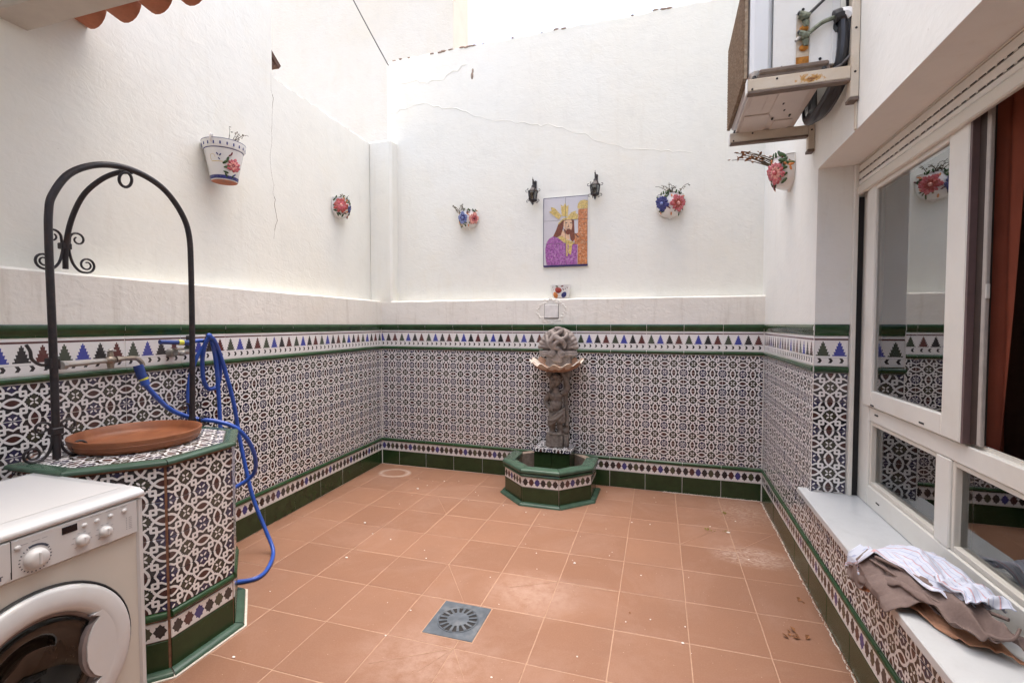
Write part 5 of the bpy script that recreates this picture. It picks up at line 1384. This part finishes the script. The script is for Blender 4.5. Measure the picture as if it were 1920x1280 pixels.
b = am(); b.tube(catmull([(XE+.010, -.052, AZ0+.205), (XE+.014, -.050, AZ0+.13), (XE+.01, -.055, AZ0+.045), (XE-.02, -.06, AZ0+.0), (XE-.12, -.055, AZ0-.035), (XE-.30, -.075, AZ0-.075), (XE-.44, -.07, AZ0-.02), (XE-.50, -.055, AZ0+.15)], 6), .021, 10); b.build('lagged_pipe', 'tape_black', ac)
b = am(); b.tube(catmull([(XE+.018, -.060, AZ0+.221), (XE+.024, -.04, AZ0+.217), (XE+.024, -.026, AZ0+.198)], 5), .022, 10); b.build('pipe_tape', 'tape_white', ac)
b = am(); b.tube(catmull([(XE+.03, -.012, AZ0+.20), (XE+.03, -.012, AZ0+.08), (XE+.02, -.05, AZ0+.02), (XE-.0, -.10, AZ0+.0)], 6), .006, 7); b.build('power_cable', 'cable_grey', ac)
b = am(); b.tube(catmull([(XE-.30, -.05, AZ0-.07), (XE-.22, -.03, AZ0-.06), (XE-.12, -.012, AZ0-.02), (XE-.05, -.008, AZ0+.03)], 6), .009, 7); b.build('power_cable', 'aluminium_cream', ac)
def bracket(label, x):
    br = thing('wall_bracket', label, 'bracket', RWM @ Vector((x, 0, AZ0)), RW_A, 'brackets under the air conditioner')
    b = MB(); b.cbox(-.022, .022, -.030, -.001, -.135, .62, .002); b.build('upright', 'rail_cream', br)
    b = MB(); b.cbox(.012, .0225, -.412, -.031, -.058, -.008, .002); b.build('arm', 'rail_rusty' if x > 1.5 else 'rail_cream', br)
    b = MB(); b.cbox(-.022, .0115, -.412, -.031, -.012, -.0075, .0015); b.build('arm_flange', 'rail_cream', br)
    b = MB(); b.cbox(-.022, .0115, -.410, -.031, -.066, -.0585, .002); b.cbox(.0118, .024, -.410, -.031, -.070, -.0588, .002); b.build('arm_underside', 'pan_brown', br)
    b = MB(); b.cbox(-.022, .0225, -.417, -.4125, -.066, -.006, .0015); b.build('end_cap', 'case_white', br)
    b = MB(); b.cbox(-.026, .026, -.034, -.002, -.15, -.1355, .002); b.build('foot_plate', 'pan_brown', br)
    for y, z, x_ in ((-.015, .14, .022), (-.015, -.035, .022), (-.395, -.052, .0245), (-.30, -.02, .0228)):
        b = MB(); b.ell((x_, y, z), (.003, .005, .005), 8, 5); b.build('bolt', 'slot_black', br)
    for y in (-.385, -.12):
        b = MB(); b.tube([(0, y, -.007), (0, y, .012)], .008, 8); b.ell((0, y, .0), (.013, .013, .006), 8, 5); b.build('mount', 'dark_plastic', br)
    return br
near = bracket('near cream bracket arm with an orange rust patch', 1.878 - .0)
bracket('far plain bracket arm under the back end of the air conditioner', 1.262)
b = MB(); b.cbox(1.866, 1.889, -.006, .0005, 2.222, 2.335, .002); b.build('rust_stain', 'rail_cream', right_wall, 0)

# ------------------------------------------------------------------ clothes dropped on the sill
SZ, SE = .5405, -.054
def cloth(name, mat, root, quad, nu, nv, lift, seed, amp=.010, rough=7.0, fold=(0, 0, 0), thick=.0022, uvs=(1, 1)):
    """rumpled sheet over the sill; quad: 4 plan corners (along sill, across); lift(s, t) height; beyond the edge it hangs"""
    b = MB(); off = Vector((seed*3.1, seed*1.7, 0)); G = []
    Q = [Vector((*p, 0)) for p in quad]
    for j in range(nv+1):
        t = j/nv; row = []
        for i in range(nu+1):
            s = i/nu
            P = (Q[0]*(1-s)+Q[1]*s)*(1-t) + (Q[3]*(1-s)+Q[2]*s)*t
            w = noise.noise(Vector((s*2.2, t*2.2, 0))+off)
            P = P + Vector((w*.028, noise.noise(Vector((s*2.6, t*2.6, 5))+off)*.024, 0))
            r1 = 1 - abs(noise.noise(Vector((s*rough*.6 + t*fold[0], t*rough*.55 + s*fold[1], 2))+off))*2.2
            r2 = 1 - abs(noise.noise(Vector((s*rough*1.5, t*rough*1.3, 7))+off))*2
            z = lift(s, t) + amp*(r1*1.1 + r2*.45) + fold[2]*math.sin((s*fold[0] + t*fold[1])*2*PI)
            z = max(z, .003 + .0015*(seed % 4)); y = P.y
            if y < SE - .004:
                d = SE - .004 - y; y = SE - .006 - min(z, .03)*.9 - d*.10 - abs(r1)*.012; z = z*.55 - d
            row.append(b.V((P.x, y, SZ + z)))
        G.append(row)
    for j in range(nv):
        for i in range(nu):
            uv = [((i+a)/nu*uvs[0], (j+c)/nv*uvs[1]) for a, c in ((0, 0), (1, 0), (1, 1), (0, 1))]
            b.F((G[j][i], G[j][i+1], G[j+1][i+1], G[j+1][i]), 0, uv)
    o = b.build(name, mat, root, 180)
    m = o.modifiers.new('thickness', 'SOLIDIFY'); m.thickness = thick; m.offset = 0
    return o
gm = thing('trousers', 'crumpled taupe trousers with peach lining spilling over the window sill', 'trousers', RWM @ Vector((0, 0, 0)), RW_A)
gm.location = RWM @ Vector((2.37, .05, SZ)); gm.scale = (.84, .92, 1)
def local(o): o.location = (-2.35, -.05, -SZ); return o
hump = lambda s, t: math.sin(PI*min(1, max(0, s)))*math.sin(PI*min(1, max(0, t)))
local(cloth('lining', 'peach_cloth', gm, [(2.20, -.120), (2.66, .030), (2.72, .16), (2.30, .10)], 60, 34, lambda s, t: .006 + .018*hump(s, t), 1, .007, 6, (2, 3, .004)))
local(cloth('leg', 'taupe_cloth', gm, [(2.19, -.115), (2.50, -.085), (2.62, .16), (2.24, .14)], 60, 40, lambda s, t: .016 + .045*hump(s*.8+.1, t), 2, .013, 5, (.5, 2.3, .012)))
local(cloth('leg', 'taupe_cloth', gm, [(2.33, -.070), (2.70, .035), (2.74, .175), (2.36, .13)], 64, 38, lambda s, t: .028 + .045*hump(s, t) + .02*s, 3, .014, 4.2, (.4, 2.7, .013)))
local(cloth('waist', 'taupe_cloth', gm, [(2.14, -.135), (2.30, -.110), (2.36, .03), (2.16, .02)], 40, 34, lambda s, t: .040 + .030*hump(s, t), 4, .008, 5, (1.5, 1.5, .006)))
b = MB()
for q, off_ in (([(2.22, -.07, SZ+.062), (2.30, -.058, SZ+.070), (2.40, -.02, SZ+.066), (2.50, .02, SZ+.062), (2.60, .055, SZ+.066), (2.70, .085, SZ+.060), (2.735, .12, SZ+.072), (2.70, .155, SZ+.088)], 0), ([(2.28, -.055, SZ+.085), (2.36, -.015, SZ+.088), (2.48, .045, SZ+.085), (2.58, .10, SZ+.085), (2.66, .15, SZ+.092)], 1)):
    b.tube(catmull(q, 8), .0045 + .001*off_, 7)
local(b.build('hem', 'taupe_cloth', gm, 60))
sh = thing('shirt', 'pale blue striped shirt thrown over the trousers on the window sill', 'shirt', RWM @ Vector((2.33, .05, SZ)), RW_A); sh.scale = (.84, .92, 1)
def local2(o): o.location = (-2.3, -.05, -SZ); return o
local2(cloth('body', 'shirt_cloth', sh, [(2.13, -.090), (2.56, .050), (2.60, .185), (2.04, .165)], 70, 46, lambda s, t: .080 + .030*hump(s, t) - .045*max(0, .28-s)/.28, 5, .010, 5, (.5, 2.4, .008), uvs=(1, 1)))
local2(cloth('sleeve', 'shirt_cloth', sh, [(2.45, .035), (2.62, .070), (2.63, .175), (2.46, .165)], 36, 30, lambda s, t: .104 + .022*hump(s, t), 6, .008, 6, (3, 1, .005), uvs=(.5, .5)))
local2(cloth('sleeve', 'shirt_cloth', sh, [(1.96, .120), (2.22, .090), (2.24, .175), (2.02, .185)], 40, 26, lambda s, t: .016 + .07*s, 7, .008, 6, (1, 3, .004), uvs=(.5, .4)))
local2(cloth('cuff', 'shirt_cloth', sh, [(2.10, -.112), (2.24, -.082), (2.26, -.02), (2.12, -.03)], 30, 18, lambda s, t: .058 + .012*hump(s, t), 8, .006, 6, (2, 2, .004), uvs=(.4, .3)))

# ------------------------------------------------------------------ small things on the floor and sill
def crumbs(name, label, cat, pts, mat, n, spread, size, seed, z=.0):
    b = MB(); r = random.Random(seed)
    for k in range(n):
        x, y = pts[k % len(pts)]; p = Vector((x + r.gauss(0, spread), y + r.gauss(0, spread*.7), z + .002)); a = r.uniform(0, PI); s = size*r.uniform(.5, 1.3)
        d = Vector((math.cos(a), math.sin(a), r.uniform(0, .5))); w = Vector((-d.y, d.x, r.uniform(-.3, .5)))
        i = [b.V(q) for q in (p, p + d*s*.5 + w*s*.32 + Vector((0, 0, s*.18)), p + d*s, p + d*s*.5 - w*s*.32 + Vector((0, 0, s*.15)), p + d*s*.5 + Vector((0, 0, -.001)))]
        b.F((i[0], i[1], i[4])); b.F((i[1], i[2], i[4])); b.F((i[2], i[3], i[4])); b.F((i[3], i[0], i[4]))
    o = b.build(name, mat, None, 0); tag(o, label, cat); return o
for lab, p, mat, n, sp_, sz, sd in (('yellowed sprig of leaves on the floor near the back right corner', (.478, 3.865), 'green_leaf', 9, .016, .018, 1),
        ('small yellowish leaf clump on the floor in front of the fountain side', (.345, 3.512), 'green_leaf', 7, .014, .017, 2), ('tiny olive leaf clump beside a grout line at right', (.452, 3.52), 'green_leaf', 5, .010, .016, 3),
        ('single dry brown leaf on the tiles right of the drain', (-.123, 2.377), 'brown_leaf', 2, .004, .022, 4), ('reddish twig of dried leaves on the floor below the sill', (.604, 2.41), 'brown_leaf', 8, .022, .026, 5),
        ('thin brown leaf lying by the right skirting', (.715, 2.73), 'brown_leaf', 2, .01, .034, 6)):
    crumbs('dry_leaf', lab, 'leaf', [p], mat, n, sp_, sz, sd)
peb = MB(); r = random.Random(77)
for k in range(80):
    x, y = r.uniform(-2.2, .72), r.uniform(1.5, 4.1)
    if x < -1.75 and y < 2.0: continue
    s = r.uniform(.0014, .0042) if r.random() < .9 else r.uniform(.005, .008)
    peb.ell((x, y, .0012 + s*.3), (s*r.uniform(1, 1.8), s, s*.5), 6, 4)
tag(peb.build('floor_crumbs', 'plate_white', None), kind='stuff')
sd = MB(); 
for k in range(240):                                   # crumbled mortar along the foot of the right wall
    y = 1.3 + 2.9*k/240; x = .7344 + .0158*y - .004 + r.uniform(-.006, .002); s = r.uniform(.002, .005); sd.ell((x, y, .001), (s, s*1.5, s*.8), 5, 4)
for k in range(150):
    x = .05 + .74*k/150; sd.ell((x, 4.2305-.015*x - .004 + r.uniform(-.006, .003), .001), (r.uniform(.002, .006), .003, r.uniform(.002, .008)), 5, 4)
tag(sd.build('mortar_crumbs', 'grout', None), kind='stuff')
